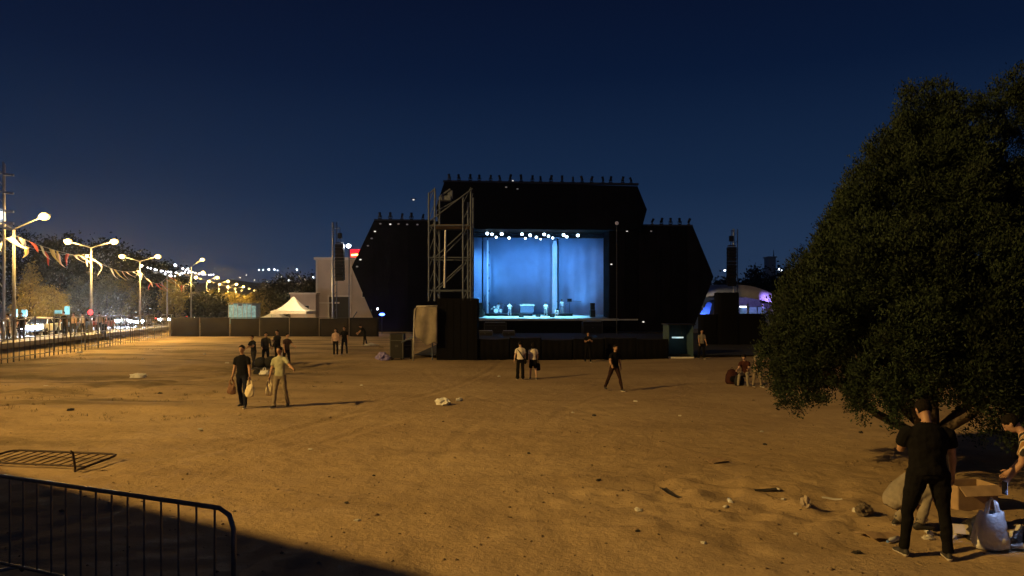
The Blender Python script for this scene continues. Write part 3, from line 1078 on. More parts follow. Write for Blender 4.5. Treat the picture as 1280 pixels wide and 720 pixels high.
# drone/bright point over the left wing
dr = thing('hovering_drone', 'tiny white-lit drone hovering above the left stage wing', 'drone', at(517, 249, 95))
m = MB(); m.box((0, 0, 0), (.3, .3, .1)); m.build('body', BLACKP, dr, bevel=.03)
place('lamp_glass', mkA, dr, loc=(0, -.1, -.08))
for sxx in (-1, 1):
    for syy in (-1, 1):
        rod('arm', (0, 0, .02), (sxx * .28, syy * .28, .06), .02, BLACKP, dr)
        m = MB(); m.loft([(sxx * .28, syy * .28, .08), (sxx * .28, syy * .28, .09)], [(.14, .02), (.14, .02)], 8); m.build('rotor', BLACKP, dr)

# ------------------------------------------------------------------ line arrays


def line_array(label, px, py0, py1, d, wpx, mast_px, mast_top):
    x = (px - 640) / FPX * d
    z0, z1 = CAM_H - (py1 - HOR) / FPX * d, CAM_H - (py0 - HOR) / FPX * d
    t = thing('line_array', label, 'speaker array', (x, d, 0), 0, 'hanging speaker columns beside the stage')
    w = wpx * d / FPX
    n = 11
    h = (z1 - z0) / n
    for k in range(n):
        m = MB()
        cz = z1 - h * (k + .5)
        tilt = R(-2 + k * 1.6)
        M = Matrix.Rotation(tilt, 3, 'X')
        m.box((0, .04 * max(0, k - 5) ** 1.3 * .5, cz), (w, .75, h * .93), M=M)
        m.build('cabinet', BLACKP, t, bevel=.02)
    m = MB(); m.box((0, 0, z1 + .16), (w * .8, .6, .12)); m.build('bumper_frame', DSTEEL, t)
    m = MB(); m.box((0, .1, z1 + 1.0), (w * .45, .4, .62)); m.build('chain_hoist', BLACKP, t)
    rod('chain', (-w * .15, 0, z1 + .2), (-.05, .1, z1 + .75), .03, DSTEEL, t)
    rod('chain', (w * .15, 0, z1 + .2), (.05, .1, z1 + .75), .03, DSTEEL, t)
    mx = (mast_px - 640) / FPX * d - x
    mt = CAM_H - (mast_top - HOR) / FPX * d
    rod('mast', (mx, 1.2, 0), (mx, 1.2, mt), .12, ALU, t)
    rod('mast', (mx + .45, 1.2, 0), (mx + .45, 1.2, mt), .06, SCAF, t)
    for k in range(int(mt)):
        rod('rung', (mx, 1.2, .5 + k), (mx + .45, 1.2, 1 + k), .03, SCAF, t)
    rod('boom', (mx, 1.2, z1 + 2.0), (0, .1, z1 + 1.9), .06, SCAF, t)
    rod('chain', (0, .1, z1 + 1.3), (0, .1, z1 + 1.9), .03, DSTEEL, t)
    return t


line_array('tall black hanging speaker column in front of the beige building', 424.7, 305.5, 350.5, 86, 10.6, 413, 276)
la2 = line_array('black hanging speaker column to the right of the stage', 914.5, 309, 357, 86, 10.5, 921, 285)
fl = thing('floodlight', 'bright white floodlight on a pole beside the red sign', 'floodlight', (at(434.3, 307, 87).x, 87.6, 0))
zf = CAM_H - (307.5 - HOR) / FPX * 87.6
rod('pole', (0, .25, 0), (0, .25, zf + .2), .06, SCAF, fl)
m = MB(); m.box((0, .1, zf), (.55, .25, .45)); m.build('housing', DSTEEL, fl, bevel=.03)
m = MB(); m.ball((0, -.03, zf), (.27, .06, .22), 10, 6); m.build('lens', COOLLENS, fl, True)
lamp('floodlight_beam', 'SPOT', (fl.location.x, 87.2, zf), 200, (.85, .9, 1), .2, (fl.location.x - 3, 70, 0), 100)

# ------------------------------------------------------------------ scaffold tower with its black base at the left of the stage front
TD = 44.0
kt = TD / FPX
tx0, tx1 = (536 - 640) * kt, (588.5 - 640) * kt
tg = gz((tx0 + tx1) / 2, TD)
tw_ = tx1 - tx0
tower = thing('scaffold_tower', 'grey scaffold tower standing on a black-clad base in front of the stage', 'scaffold tower', ((tx0 + tx1) / 2, TD, tg))


def tz(py):
    return CAM_H - (py - HOR) * kt - tg


hw = tw_ / 2
DP = 2.2
for (lx, ly, top) in ((-hw, 0, tz(241)), (-hw + .36, 0, tz(236)), (hw - .46, 0, tz(246)), (hw, 0, tz(238)), (-hw + .12, DP, tz(243)), (-hw + .42, DP, tz(239)), (hw - .3, DP, tz(246)), (hw + .02, DP, tz(240))):
    rod('upright', (lx, ly, tz(376)), (lx, ly, top), .052, SCAF, tower)
for py in (282, 322, 363):
    for ly in (0, DP):
        rod('ledger', (-hw, ly - .06, tz(py)), (hw, ly - .06, tz(py)), .04, SCAF, tower)
    for lx in (-hw, hw):
        rod('transom', (lx, 0, tz(py) + .05), (lx, DP, tz(py) + .05), .04, SCAF, tower)
for (x0, y0, p0, x1, y1, p1) in ((-hw + .36, -.09, 322, hw - .46, -.09, 290), (-hw + .36, -.09, 362, hw - .46, -.09, 330), (-hw + .36, DP, 322, hw - .4, DP, 286), (-hw + .36, DP, 360, hw - .4, DP, 326),
                                 (-hw + .1, -.1, 276, hw + .1, -.1, 236), (-hw, .05, 243, -hw + .36, .05, 235), (-hw + .4, .6, 262, hw - .5, .8, 243)):
    rod('brace', (x0, y0, tz(p0)), (x1, y1, tz(p1)), .036, SCAF, tower)
rod('standpipe', (-hw + .95, -.2, tz(360)), (-hw + 1.0, -.2, tz(288)), .06, ALU, tower)
for k in range(7):
    rod('lacing', (-hw + .12, DP, tz(375) + (k + 1) * .95), (-hw + .42, DP, tz(375) + k * .95), .02, SCAF, tower)
    rod('lacing', (hw - .3, DP, tz(375) + k * .95), (hw + .02, DP, tz(375) + (k + 1) * .95), .02, SCAF, tower)
    rod('lacing', (-hw, 0, tz(375) + k * .95), (-hw + .36, 0, tz(375) + (k + 1) * .95), .02, SCAF, tower)
    rod('lacing', (hw - .46, 0, tz(375) + k * .95), (hw, 0, tz(375) + (k + 1) * .95), .02, SCAF, tower)
m = MB(); m.box((0, DP / 2, tz(283) + .1), (tw_ - .3, DP - .2, .06)); m.build('platform', mat('scaffold_board', (.2, .15, .1), .85, 0, .3, 4), tower)
# winch and lamps on the top
m = MB(); m.box((-.35, .9, tz(240) - .25), (.7, .5, .3)); m.box((-.05, .9, tz(236) - .2), (.3, .3, .5)); m.build('winch', SCAF, tower, bevel=.03)
rod('winch_arm', (-.7, .7, tz(244)), (-.02, .7, tz(234)), .06, SCAF, tower)
m = MB(); m.box((.42, 1.2, tz(373) / 2), (2.4, 2.5, tz(373))); m.build('base_cladding', BLACK, tower)
for k in range(6):
    m = MB(); m.box((.42 - 1.0 + k * .4, -.07, tz(373) / 2 - .02), (.03, .03, tz(373) - .1)); m.build('cloth_fold', BLACK, tower)
# beige tarpaulin beside the tower
tp = thing('tarpaulin', 'dirty beige tarpaulin hung on a frame against the left of the tower base', 'tarpaulin', (at(529, 447, 43.6).x, 43.6, gz(-5.2, 43.6)))
TARP = mat('beige_tarpaulin', (.27, .235, .2), .85, 0, .4, 1.2, .6, 5)
prof = [(-.52, .0), (.62, .0)]
nU, nV = 14, 14
vs, fs = [], []
for j in range(nV + 1):
    f = j / nV
    for i in range(nU + 1):
        u = i / nU
        x = -.5 + 1.35 * u
        low = .95 + .12 * math.sin(u * 9) + (1.0 if u < .1 else 0) * .6 * (1 - u * 10) + .35 * (1 - u) ** 2
        z = 3.15 - (3.15 - low) * f - .12 * math.exp(-((u) / .12) ** 2)
        y = -.25 + .07 * math.sin(u * 11 + f * 2) + .05 * math.sin(f * 7 + u * 4)
        vs.append((x, y, z))
for j in range(nV):
    for i in range(nU):
        a = j * (nU + 1) + i
        fs.append((a, a + 1, a + nU + 2, a + nU + 1))
m = MB(); m.add(vs, fs)
o = m.build('sheet', TARP, tp, True)
s = o.modifiers.new('thick', 'SOLIDIFY'); s.thickness = .015
m = MB(); m.loft([(-.56, -.2, 0), (-.54, -.2, 1.2), (-.47, -.2, 2.9), (-.36, -.2, 3.17), (.85, -.2, 3.2)], [.045] * 5, 8); m.build('frame', mat('pale_tube', (.5, .48, .45), .5, .3, .2, 6), tp, True)
rod('leg', (.5, .3, 0), (.5, .3, 3.1), .04, SCAF, tp)
rod('strut', (-.54, -.1, 1.4), (-1.3, .3, 1.05), .05, SCAF, tp)
# flight cases behind the tarpaulin


def flight_case(label, x, y, w, d, h, rz=0, z=None):
    t = thing('flight_case', label, 'flight case', (x, y, (gz(x, y) if z is None else z)), rz, 'black flight cases in front of the stage')
    m = MB(); m.box((0, 0, h / 2 + .1), (w, d, h - .02)); m.build('panel', BLACKP, t)
    for sx_ in (-1, 1):
        for sy_ in (-1, 1):
            m = MB(); m.box((sx_ * w / 2, sy_ * d / 2, h / 2 + .1), (.05, .05, h)); m.build('corner_rail', mat('case_edge', (.1, .1, .105), .5, .6, .2, 8), t)
            m = MB(); m.tube((sx_ * w * .38 - .03, sy_ * d * .38, .05), (sx_ * w * .38 + .03, sy_ * d * .38, .05), .05, 10); m.build('castor', RUBBER, t)
    m = MB(); m.box((0, -d / 2 - .012, h * .72 + .1), (w * .96, .02, .035)); m.build('lid_seam', mat('case_edge', (.4, .4, .41), .4), t)
    m = MB(); m.box((0, -d / 2 - .02, h * .5 + .1), (.18, .03, .12)); m.build('latch', DSTEEL, t)
    return t


flight_case('tall black flight case at the left end of the black fence', at(497, 447, 44.3).x, 44.3, .75, .8, 1.45)
flight_case('lower black flight case between the tall case and the tarpaulin', at(509, 447, 44.8).x, 44.8, .6, .7, 1.05, .1)

# ------------------------------------------------------------------ black cloth fence across the front of the stage area
bf_a, bf_b = (-2.05, 44.2), (9.35, 44.6)
bf = thing('black_fence', 'low black cloth-covered fence across the field in front of the stage', 'fence', (bf_a[0], bf_a[1], 0))
L_ = Vector((bf_b[0] - bf_a[0], bf_b[1] - bf_a[1], 0)); nP = 6
for k in range(nP):
    p0, p1 = L_ * (k / nP), L_ * ((k + 1) / nP)
    g0 = gz(bf_a[0] + p0.x, bf_a[1] + p0.y)
    hgt = 1.27 + .05 * math.sin(k * 2.1)
    m = MB()
    n = 16
    vs = []
    for i in range(n + 1):
        q_ = p0.lerp(p1, i / n)
        yy = q_.y + .035 * math.sin(i * 1.9 + k)
        vs += [(q_.x, yy, g0 - .12), (q_.x, yy - .02, g0 + hgt - .05 * math.sin(i / n * math.pi))]
    m.add(vs, [(2 * i, 2 * i + 2, 2 * i + 3, 2 * i + 1) for i in range(n)])
    o = m.build('cloth_panel', BLACK, bf, True)
    s = o.modifiers.new('thick', 'SOLIDIFY'); s.thickness = .01
    rod('post', (p0.x, p0.y + .1, g0 - .1), (p0.x, p0.y + .1, g0 + hgt + .05), .025, DSTEEL, bf)
    rod('top_rail', (p0.x, p0.y + .1, g0 + hgt - .02), (p1.x, p1.y + .1, g0 + hgt - .02), .02, DSTEEL, bf)
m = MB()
m.box((11.5, 67.5, .07), (35, 44, .03))  # dark sheet that paints the dim, little-lit ground behind the fence
tag(m.build('shade_sheet', mat('painted_ground_shade', (.018, .017, .018), .9, 0, .4, .6)), 'dark sheet for the dim ground between the black fence and the stage', kind='structure')
# gear in front of the stage catching blue light
GEAR = mat('scuffed_gear_lid', (.3, .33, .36), .35, .2, .3, 5)
for i, (px, py, d, w, h, lb) in enumerate([(607, 417.5, 80, 1.5, .8, 'long dark gear case with pale lid below the left of the stage'),
                                           (636, 417.5, 80, 1.3, .75, 'dark gear case with pale lid right of the longer one below the stage'),
                                           (619, 402, 88, 2.6, 1.35, 'wide front speaker case against the left of the stage skirt'),
                                           (740, 401, 88, 2.3, 1.3, 'wide front speaker case against the right of the stage skirt')]):
    z = CAM_H - (py - HOR) / FPX * d
    t = flight_case(lb, (px - 640) / FPX * d, d, w, .9, max(.5, z - .1 - .1), .05 * (i - 1), 0)
    m = MB(); m.box((0, 0, max(.5, z - .2) + .13), (w * .9, .8, .05)); m.build('lid', GEAR, t)
# light tower pole at the right side of the opening
sp = thing('lamp_pole', 'thin pole with a small round lamp at the right edge of the stage opening', 'lamp pole', (at(771, 420, 80).x, 80, 0))
rod('pole', (0, 0, 0), (0, 0, CAM_H - (281 - HOR) / FPX * 80), .045, mat('dark_grey_pole', (.04, .04, .045), .5, .3), sp)
m = MB(); m.ball((0, -.05, CAM_H - (279 - HOR) / FPX * 80), .2, 10, 6); m.build('lamp_globe', mat('frosted_globe', (.35, .3, .3), .4, 0, 0, 1, emit=(.8, .6, .55), es=.1), sp, True)
# blue-lit booth at the right end of the fence
bo = thing('dark_booth', 'small dark open booth with one lit tube at the right end of the black fence', 'booth', (at(851, 447, 45).x, 45, gz(10, 45)))
BOOTH = mat('booth_lining', (.05, .09, .1), .7, 0, .2, 1)
m = MB(); m.box((0, 1.6, 1.0), (1.5, .05, 2.0)); m.box((-.73, .8, 1.0), (.05, 1.6, 2.0)); m.box((.73, .8, 1.0), (.05, 1.6, 2.0)); m.build('wall', BOOTH, bo)
m = MB(); m.box((0, .75, 2.04), (1.7, 1.9, .06)); m.build('roof', BLACKP, bo)
m = MB(); m.box((0, -.1, .04), (1.5, .25, .09)); m.build('threshold', WHITE, bo)
m = MB(); m.tube((-.35, .85, 1.22), (.35, .85, 1.22), .045, 8); m.build('tube_light', mat('booth_tube', (.8, .9, .9), .4, 0, 0, 1, emit=(.65, .95, 1), es=.6), bo)
for s_ in (-.25, .25):
    rod('tube_hanger', (s_, .85, 1.25), (s_, .85, 2.02), .012, DSTEEL, bo)
lamp('booth_light', 'POINT', (bo.location.x, 45.75, bo.location.z + 1.1), .8, (.5, .9, 1), .1)

# ------------------------------------------------------------------ right of the stage: black mast base and arched hall
mb_ = thing('black_mast_base', 'black-draped tower base below the right hanging speaker column', 'speaker tower', (at(908, 440, 60).x, 60, 0))
for (xx, w, h, dd) in ((0, 1.75, CAM_H - (366 - HOR) / FPX * 60, 1.6), (1.7, 2.6, CAM_H - (392 - HOR) / FPX * 60, 1.4), (-1.5, 1.4, CAM_H - (393 - HOR) / FPX * 60, 1.3)):
    m = MB(); m.loft([(xx, 0, 0), (xx, 0, h * .5), (xx, 0, h)], [(w / 2 * 1.06, dd / 2 * 1.06), (w / 2, dd / 2), (w / 2 * .98, dd / 2)], 16, power=.35); m.build('drape', BLACK, mb_)
hall = thing('arched_hall', 'hall with a pale arched roof and blue and violet lights right of the stage', 'building', (at(922, 400, 105).x, 105, 0))
HALLR = mat('pale_roof_sheet', (.5, .47, .44), .6, 0, .3, .5)
nA = 18
xa, xb = (872 - 922) / FPX * 105, (1000 - 922) / FPX * 105
vs, fs = [], []
for i in range(nA + 1):
    f = i / nA
    x = xa + (xb - xa) * f
    zt_ = CAM_H - ((380 - 24 * math.sin(min(1, f * 1.15 + .06) * math.pi) ** .55) - HOR) / FPX * 105
    vs += [(x, 0, zt_ - .5 - 1.2 * math.sin(f * math.pi)), (x, -.1, zt_), (x, 9, zt_ + .3)]
for i in range(nA):
    a = i * 3
    fs += [(a, a + 3, a + 4, a + 1), (a + 1, a + 4, a + 5, a + 2)]
m = MB(); m.add(vs, fs); o = m.build('roof', HALLR, hall, True)
s = o.modifiers.new('thick', 'SOLIDIFY'); s.thickness = .12
m = MB(); m.box(((xa + xb) / 2, 9, 2.4), (xb - xa - .6, .2, 4.8)); m.build('wall', GREYP, hall)
for i in range(7):
    x = xa + .8 + i * (xb - xa - 1.6) / 6
    rod('column', (x, .5, 0), (x, .5, 3.4 + .4 * math.sin(i / 6 * 3.1)), .1, GREYP, hall)
for i in range(5):
    m = MB(); m.box((.2 + i * 1.3, 6, 2.55), (1.1, .08, 1.5)); w_ = m.build('window', mat('hall_lit_pane', (.2, .3, .4), .4, 0, .2, 2, emit=(.2, .38, .75), es=.16), hall)
m = MB(); m.box((2.6, 5.9, 3.35), (1.0, .1, .16)); m.build('ceiling_lamp', mat('hall_tube', (.9, .9, .9), .4, 0, 0, 1, emit=(.9, .95, 1), es=5), hall)
m = MB(); m.ball((.75, 5.7, 2.55), .16, 8, 6); m.build('blue_lamp', mat('hall_blue_lamp', (.3, .5, .9), .4, 0, 0, 1, emit=(.25, .5, 1), es=6), hall)
tent = thing('blue_lit_tent', 'small pointed tent glowing blue right of the stage wing', 'tent', (at(884, 400, 98).x, 98, 0))
TNT = mat('blue_lit_canvas', (.5, .52, .6), .7, 0, .1, 2)
zb, zt_ = CAM_H - (395 - HOR) / FPX * 98, CAM_H - (375 - HOR) / FPX * 98
m = MB(); m.loft([(0, 0, zb), (.5, 0, zb + .8 * (zt_ - zb)), (.9, 0, zt_)], [(1.0, .9), (.5, .5), (.15, .15)], 4); m.build('roof', TNT, tent)
for s_ in (-.6, .6):
    rod('leg', (s_, 0, 0), (s_, 0, zb + .1), .05, SCAF, tent)
lamp('tent_blue_light', 'SPOT', (tent.location.x - 1.6, 96.6, zb - .5), 800, (.06, .16, 1), .1, (tent.location.x + .3, 98, zb + 1.0), 60)
lamp('hall_violet_light', 'SPOT', (hall.location.x + 4.4, 103.0, 3.1), 1100, (.3, .2, 1), .1, (hall.location.x + 4.6, 105.4, 4.3), 75)
lamp('hall_warm_light', 'POINT', (hall.location.x - 3.4, 103.2, 3.0), 70, (1, .85, .65), .1)
lamp('hall_cool_light', 'POINT', (hall.location.x + 1.8, 108.5, 2.8), 60, (.5, .7, 1), .1)
bz = thing('blue_beacon', 'small deep blue lamp at the foot of the left stage wing', 'lamp', (at(477.5, 400, 88).x, 88, 0))
zz = CAM_H - (393 - HOR) / FPX * 88
rod('stand', (0, 0, 0), (0, 0, zz - .1), .04, DSTEEL, bz)
m = MB(); m.ball((0, 0, zz), (.34, .2, .16), 10, 6); m.build('lamp_glass', mat('deep_blue_lamp', (.1, .2, .9), .4, 0, 0, 1, emit=(.05, .12, 1), es=16), bz, True)
m = MB(); m.ball((-.5, 0, zz + .65), .1, 8, 6); m.build('pilot_lamp', COOLLENS, bz); rod('arm', (0, 0, zz), (-.5, 0, zz + .6), .02, DSTEEL, bz)
lamp('blue_beacon_light', 'POINT', (bz.location.x, 87.5, zz), 40, (.03, .08, 1), .1)

# ------------------------------------------------------------------ dark panel fence at the far left of the field
DPAN = mat('dark_brown_mesh_cloth', (.022, .018, .016), .9, 0, .3, .5, .3, 8)
df = thing('dark_panel_fence', 'tall dark panel fence with pale posts along the far left of the field', 'fence', (0, 81, 0))
xs_ = np.arange(-37.2, -14.0, 3.25)
for i, x in enumerate(xs_[:-1]):
    g = gz(x, 81)
    m = MB()
    n = 10
    vs = []
    for k in range(n + 1):
        xx = x + .05 + 3.15 * k / n
        vs += [(xx, .02 * math.sin(k * 1.7 + i), g - .3), (xx, .03 * math.sin(k * 1.3 + i), g + 1.98 + .04 * math.sin(i * 2.3))]
    m.add(vs, [(2 * k, 2 * k + 2, 2 * k + 3, 2 * k + 1) for k in range(n)])
    o = m.build('panel', DPAN, df, True); s = o.modifiers.new('thick', 'SOLIDIFY'); s.thickness = .02
    rod('post', (x, -.06, g - .1), (x, -.06, g + 2.08), .05, mat('brown_grey_post', (.2, .17, .15), .7, .1), df)
    rod('top_rail', (x, -.05, g + 2.02), (x + 3.25, -.05, g + 2.02), .03, DSTEEL, df)

# ------------------------------------------------------------------ open bar fence along the road
of = thing('bar_fence', 'open grey steel bar fence between the dirt field and the road', 'fence', (0, 0, 0))
FB = mat('fence_bar_steel', (.13, .12, .12), .55, .5, .3, 9)
ds_ = [34.5]
while ds_[-1] < 80.5:
    ds_.append(ds_[-1] + .74)
for i, d in enumerate(ds_):
    x = fence_x(d)
    g = gz(x, d)
    big = i % 4 == 0
    rod('post' if big else 'bar', (x, d, g - .1), (x, d, g + (2.45 if big else 2.25)), .045 if big else .026, FB, of)
    if big and i + 4 < len(ds_):
        d2 = ds_[i + 4]
        x2 = fence_x(d2)
        g2 = gz(x2, d2)
        for h_ in (.25, 1.25, 2.3):
            rod('rail', (x, d, g + h_), (x2, d2, g2 + h_), .028, FB, of)

# ------------------------------------------------------------------ street lamps


POLE = mat('lamp_pole_grey', (.34, .33, .31), .5, .3, .2, 4)


def street_lamp(label, d, s, z_lamp, span, px=None, both=True, lit=True, watt=0, tilt=.55):
    p = road_pt(d, s)
    if px is not None:
        p.x = (px - 640) / FPX * d
    t = thing('street_lamp', label, 'street lamp', (p.x, d, .72), 0, 'double-armed street lamps along the road')
    top = z_lamp - .72 - tilt
    m = MB(); m.loft([(0, 0, 0), (0, 0, top * .5), (0, 0, top)], [.13, .1, .07], 10); m.build('pole', POLE, t, True)
    m = MB(); m.loft([(0, 0, 0), (0, 0, .35)], [.2, .17], 10); m.build('pole_base', POLE, t)
    for s_ in ((-1, 1) if both else (1,)):
        a = MB(); a.loft([(0, 0, top - .05), (s_ * span * .3, 0, top + tilt * .3), (s_ * span * .85, 0, top + tilt * .85)], [.05, .045, .04], 8); arm = a.build('arm', POLE, t, True)
        hx = s_ * span
        a = MB(); a.loft([(hx - s_ * .42, 0, top + tilt * .82), (hx - s_ * .2, 0, top + tilt + .06), (hx + s_ * .25, 0, top + tilt + .12), (hx + s_ * .42, 0, top + tilt + .08)], [(.06, .06), (.15, .09), (.17, .09), (.06, .05)], 10)
        hd = a.build('lamp_head', POLE, t, True)
        a = MB(); a.ball((hx, 0, top + tilt - .02), (.36, .24, .26), 12, 8); a.build('lamp_glass', SODLENS if lit else GREYP, hd, True)
        if watt:
            lamp('street_lamp_light', 'SPOT', (p.x + hx, d, .72 + top + tilt - .35), watt, SODIUM, .2, (p.x + hx, d + .01, 0), 158, .12)
            lamp('street_lamp_glow', 'POINT', (p.x + hx, d - .45, .72 + top + tilt - .1), watt * .2, SODIUM, .2)
    return t


street_lamp('nearest street lamp at the left edge with one lit arm over the bunting', 49, 0, 9.0, 2.0, px=17.5, both=True, watt=3200, tilt=.85)
street_lamp('double-armed street lamp with both yellow lamps lit, second from the left', 67, 0, 9.0, 2.08, px=114, watt=7000)
street_lamp('double-armed street lamp with the white-barred pole, third from the left', 85.5, 0, 9.0, 2.05, px=175, watt=5000)
street_lamp('unlit double-armed street lamp behind the fluttering bunting', 104, 0, 8.2, 1.6, px=209, lit=False)
street_lamp('single-arm street lamp with the highest of the far lamps', 112, 0, 10.45, 1.7, px=239, both=False, watt=3000, tilt=1.0)
for i, d in enumerate((121.5, 140, 158, 176, 194, 212, 232)):
    x = -32.8 - .27 * (d - 49)
    street_lamp(f'{ORD[i]} of the small distant double street lamps dwindling towards the horizon', d, 0, 9.0, 2.0, px=640 + x / d * FPX, watt=4500 if i < 5 else 0)
# the leftmost pole's left arm reaches out of the picture

# steel pylon at the left edge
pyl = thing('steel_pylon', 'tall pale steel pylon with short horizontal fins at the left edge', 'pylon', (at(4, 400, 46).x, 46, .5))
for xx, yy in ((0, 0), (-.75, .1), (-.4, .7)):
    rod('leg', (xx, yy, 0), (xx, yy, 11.5), .055, ALU, pyl)
for i, py in enumerate((217, 240, 263, 277.5, 285, 300, 318, 336)):
    z = CAM_H - (py - HOR) / FPX * 46 - .5
    m = MB(); m.box((-.4, 0, z + .08), (.8, .1, .12)); m.build('crossbar', ALU, pyl)
    if i < 5:
        m = MB(); m.box((.36, -.02, z - .06), (.6, .14, .13), M=Matrix.Rotation(R(6), 3, 'Y')); m.build('fin', ALU, pyl)
for k in range(10):
    rod('brace', (0, 0, .5 + k * 1.05), (-.75, .1, 1.55 + k * 1.05), .025, ALU, pyl)
m = MB(); m.box((-.22, -.1, CAM_H - (269 - HOR) / FPX * 46 - .5), (.22, .12, .42)); m.build('lamp_panel', COOLLENS, pyl)

# ------------------------------------------------------------------ bunting between the poles
FLAGC = [mat('flag_' + n, c, .8, 0, .1, 3, trans=0) for n, c in (('white', (.75, .72, .68)), ('red', (.6, .06, .05)), ('yellow', (.75, .6, .2)), ('pink', (.7, .45, .42)))]


def bunting(label, p0, p1, sag, n, size, seed, pal=(0, 1, 0, 2, 3, 1, 2, 0)):
    rd = random.Random(seed)
    p0, p1 = Vector(p0), Vector(p1)
    t = thing('bunting', label, 'bunting', p0, 0, 'bunting strings between the lamp posts')
    D = p1 - p0

    def cat(f):
        return D * f + Vector((0, 0, -sag * 4 * f * (1 - f)))
    m = MB(); m.loft([cat(k / 16) for k in range(17)], [.018] * 17, 5); m.build('cord', mat('bunting_cord', (.5, .48, .44), .8), t)
    along = D.normalized()
    for k in range(n):
        f = (k + .5 + rd.uniform(-.2, .2)) / n
        c = cat(f)
        w = size * rd.uniform(.35, 1.0)
        L = size * rd.uniform(.6, 1.5)
        sw = Vector((rd.uniform(-.3, 1.5), rd.uniform(-.6, .6), -1)).normalized()      # blown to the right
        nV = 6
        vs = []
        side = along
        for j in range(nV + 1):
            v = j / nV
            ww = w * (1 - v ** 1.6 * .9)
            off = sw * (L * v) + Vector((.12 * math.sin(v * 4 + k) * v * L, .2 * math.sin(v * 3 + k * 2) * v * L, .12 * L * v * v))
            vs += [c - side * ww / 2 + off, c + side * ww / 2 + off]
        m = MB(); m.add(vs, [(2 * j, 2 * j + 1, 2 * j + 3, 2 * j + 2) for j in range(nV)])
        o = m.build('flag', FLAGC[pal[(k * 3 + seed) % len(pal)]], t, True)
        s = o.modifiers.new('thick', 'SOLIDIFY'); s.thickness = .012
    return t


def pole_at(px, py, d):
    return at(px, py, d)


bunting('bunting of blown flags from the left edge to the leftmost lamp pole', at(-38, 300, 46), at(17.5, 293, 49), .5, 4, 1.2, 1)
bunting('long bunting of pink, white and yellow flags between the two leftmost lamp poles', at(17.5, 294, 49), at(114, 322, 67), .25, 9, 1.25, 2)
bunting('second bunting hung lower between the two leftmost lamp poles', at(17.5, 303, 49.4), at(114, 318, 67.4), .35, 5, 1.1, 6)
bunting('bunting of white and dark-edged flags between the second and third lamp poles', at(114, 322, 67), at(175, 338, 85.5), .6, 8, 1.1, 3, (0, 0, 3, 0, 2, 0, 0, 3))
bunting('bunting of orange-red and white flags right of the third lamp pole', at(175, 338, 85.5), at(209, 346, 104), 1.2, 7, 1.5, 4, (1, 0, 1, 3, 0, 1, 1, 3))
bunting('far bunting of small flags beyond the unlit lamp', at(209, 343, 104), at(239, 352, 112), 1.0, 8, .9, 5)
bunting('tiny bunting under the distant street lamps', at(258, 360, 140), at(300, 368, 200), .8, 12, 1.2, 8)
# string of small white festoon lamps


def festoon(label, p0, p1, sag, n, seed, r=.13):
    rd = random.Random(seed)
    p0, p1 = Vector(p0), Vector(p1)
    t = thing('festoon_lights', label, 'string lights', p0, 0, 'strings of small white lamps over the road')
    D = p1 - p0
    m = MB(); m.loft([D * (k / 12) + Vector((0, 0, -sag * 4 * (k / 12) * (1 - k / 12))) for k in range(13)], [.02] * 13, 5); m.build('cable', RUBBER, t)
    b = MB(); b.ball((0, 0, 0), 1, 8, 5); bm_ = b.mesh('bulb', mat('festoon_bulb', (.9, .9, .95), .4, 0, 0, 1, emit=(.9, .9, 1), es=3.2))
    for k in range(n):
        f = (k + rd.uniform(.1, .9)) / n
        o = place('bulb', bm_, t, loc=D * f + Vector((0, 0, -sag * 4 * f * (1 - f) - .18)))
        rr = r * rd.uniform(.6, 1.2)
        o.scale = (rr, rr, rr)


festoon('string of small white lamps from the third lamp post towards the far lamps', at(176, 330, 85.5), at(240, 339, 112), .35, 16, 1)
festoon('second string of small white lamps running on to the distant hill', at(214, 327, 100), at(268, 342, 150), .6, 14, 2, .17)
festoon('third string of small white lamps low over the road', at(200, 336, 95), at(236, 333, 112), 1.0, 9, 3, .15)

# ------------------------------------------------------------------ signs and a lit kiosk by the road
CY = mat('lit_cyan_panel', (.2, .5, .6), .4, 0, .3, 3, emit=(.15, .45, .7), es=.22)
for i, (px, py, d, w, h, lb) in enumerate([(18.5, 391, 60, .4, .6, 'small lit cyan sign behind the left end of the bar fence'), (30.5, 391, 60, .4, .5, 'small lit blue sign right of the cyan one'),
                                           (84, 388, 64, .42, .7, 'tall lit cyan sign beside the dark standing figures'), (73, 390, 64, .6, .3, 'low lit cyan board left of the tall sign')]):
    p = at(px, py, d)
    t = thing('lit_sign', lb, 'sign', (p.x, d, .72), 0, 'small lit signs along the road')
    m = MB(); m.box((0, 0, p.z - .72), (w, .12, h)); m.build('face', CY, t, bevel=.02)
    rod('post', (0, .08, 0), (0, .08, p.z - .72), .035, FB, t)
p = at(113.5, 391, 66)
t = thing('red_signal_lamp', 'round red signal lamp at the foot of the double street lamp', 'signal', (p.x, 66, .72))
rod('post', (0, 0, 0), (0, 0, p.z - .72), .05, FB, t)
m = MB(); m.box((0, .05, p.z - .72), (.34, .16, .62)); m.build('housing', BLACKP, t, bevel=.02)
m = MB(); m.ball((0, -.06, p.z - .68), (.24, .1, .24), 10, 6); m.build('lens', mat('red_lens', (.8, .05, .05), .3, 0, 0, 1, emit=(1, .04, .05), es=3), t, True)
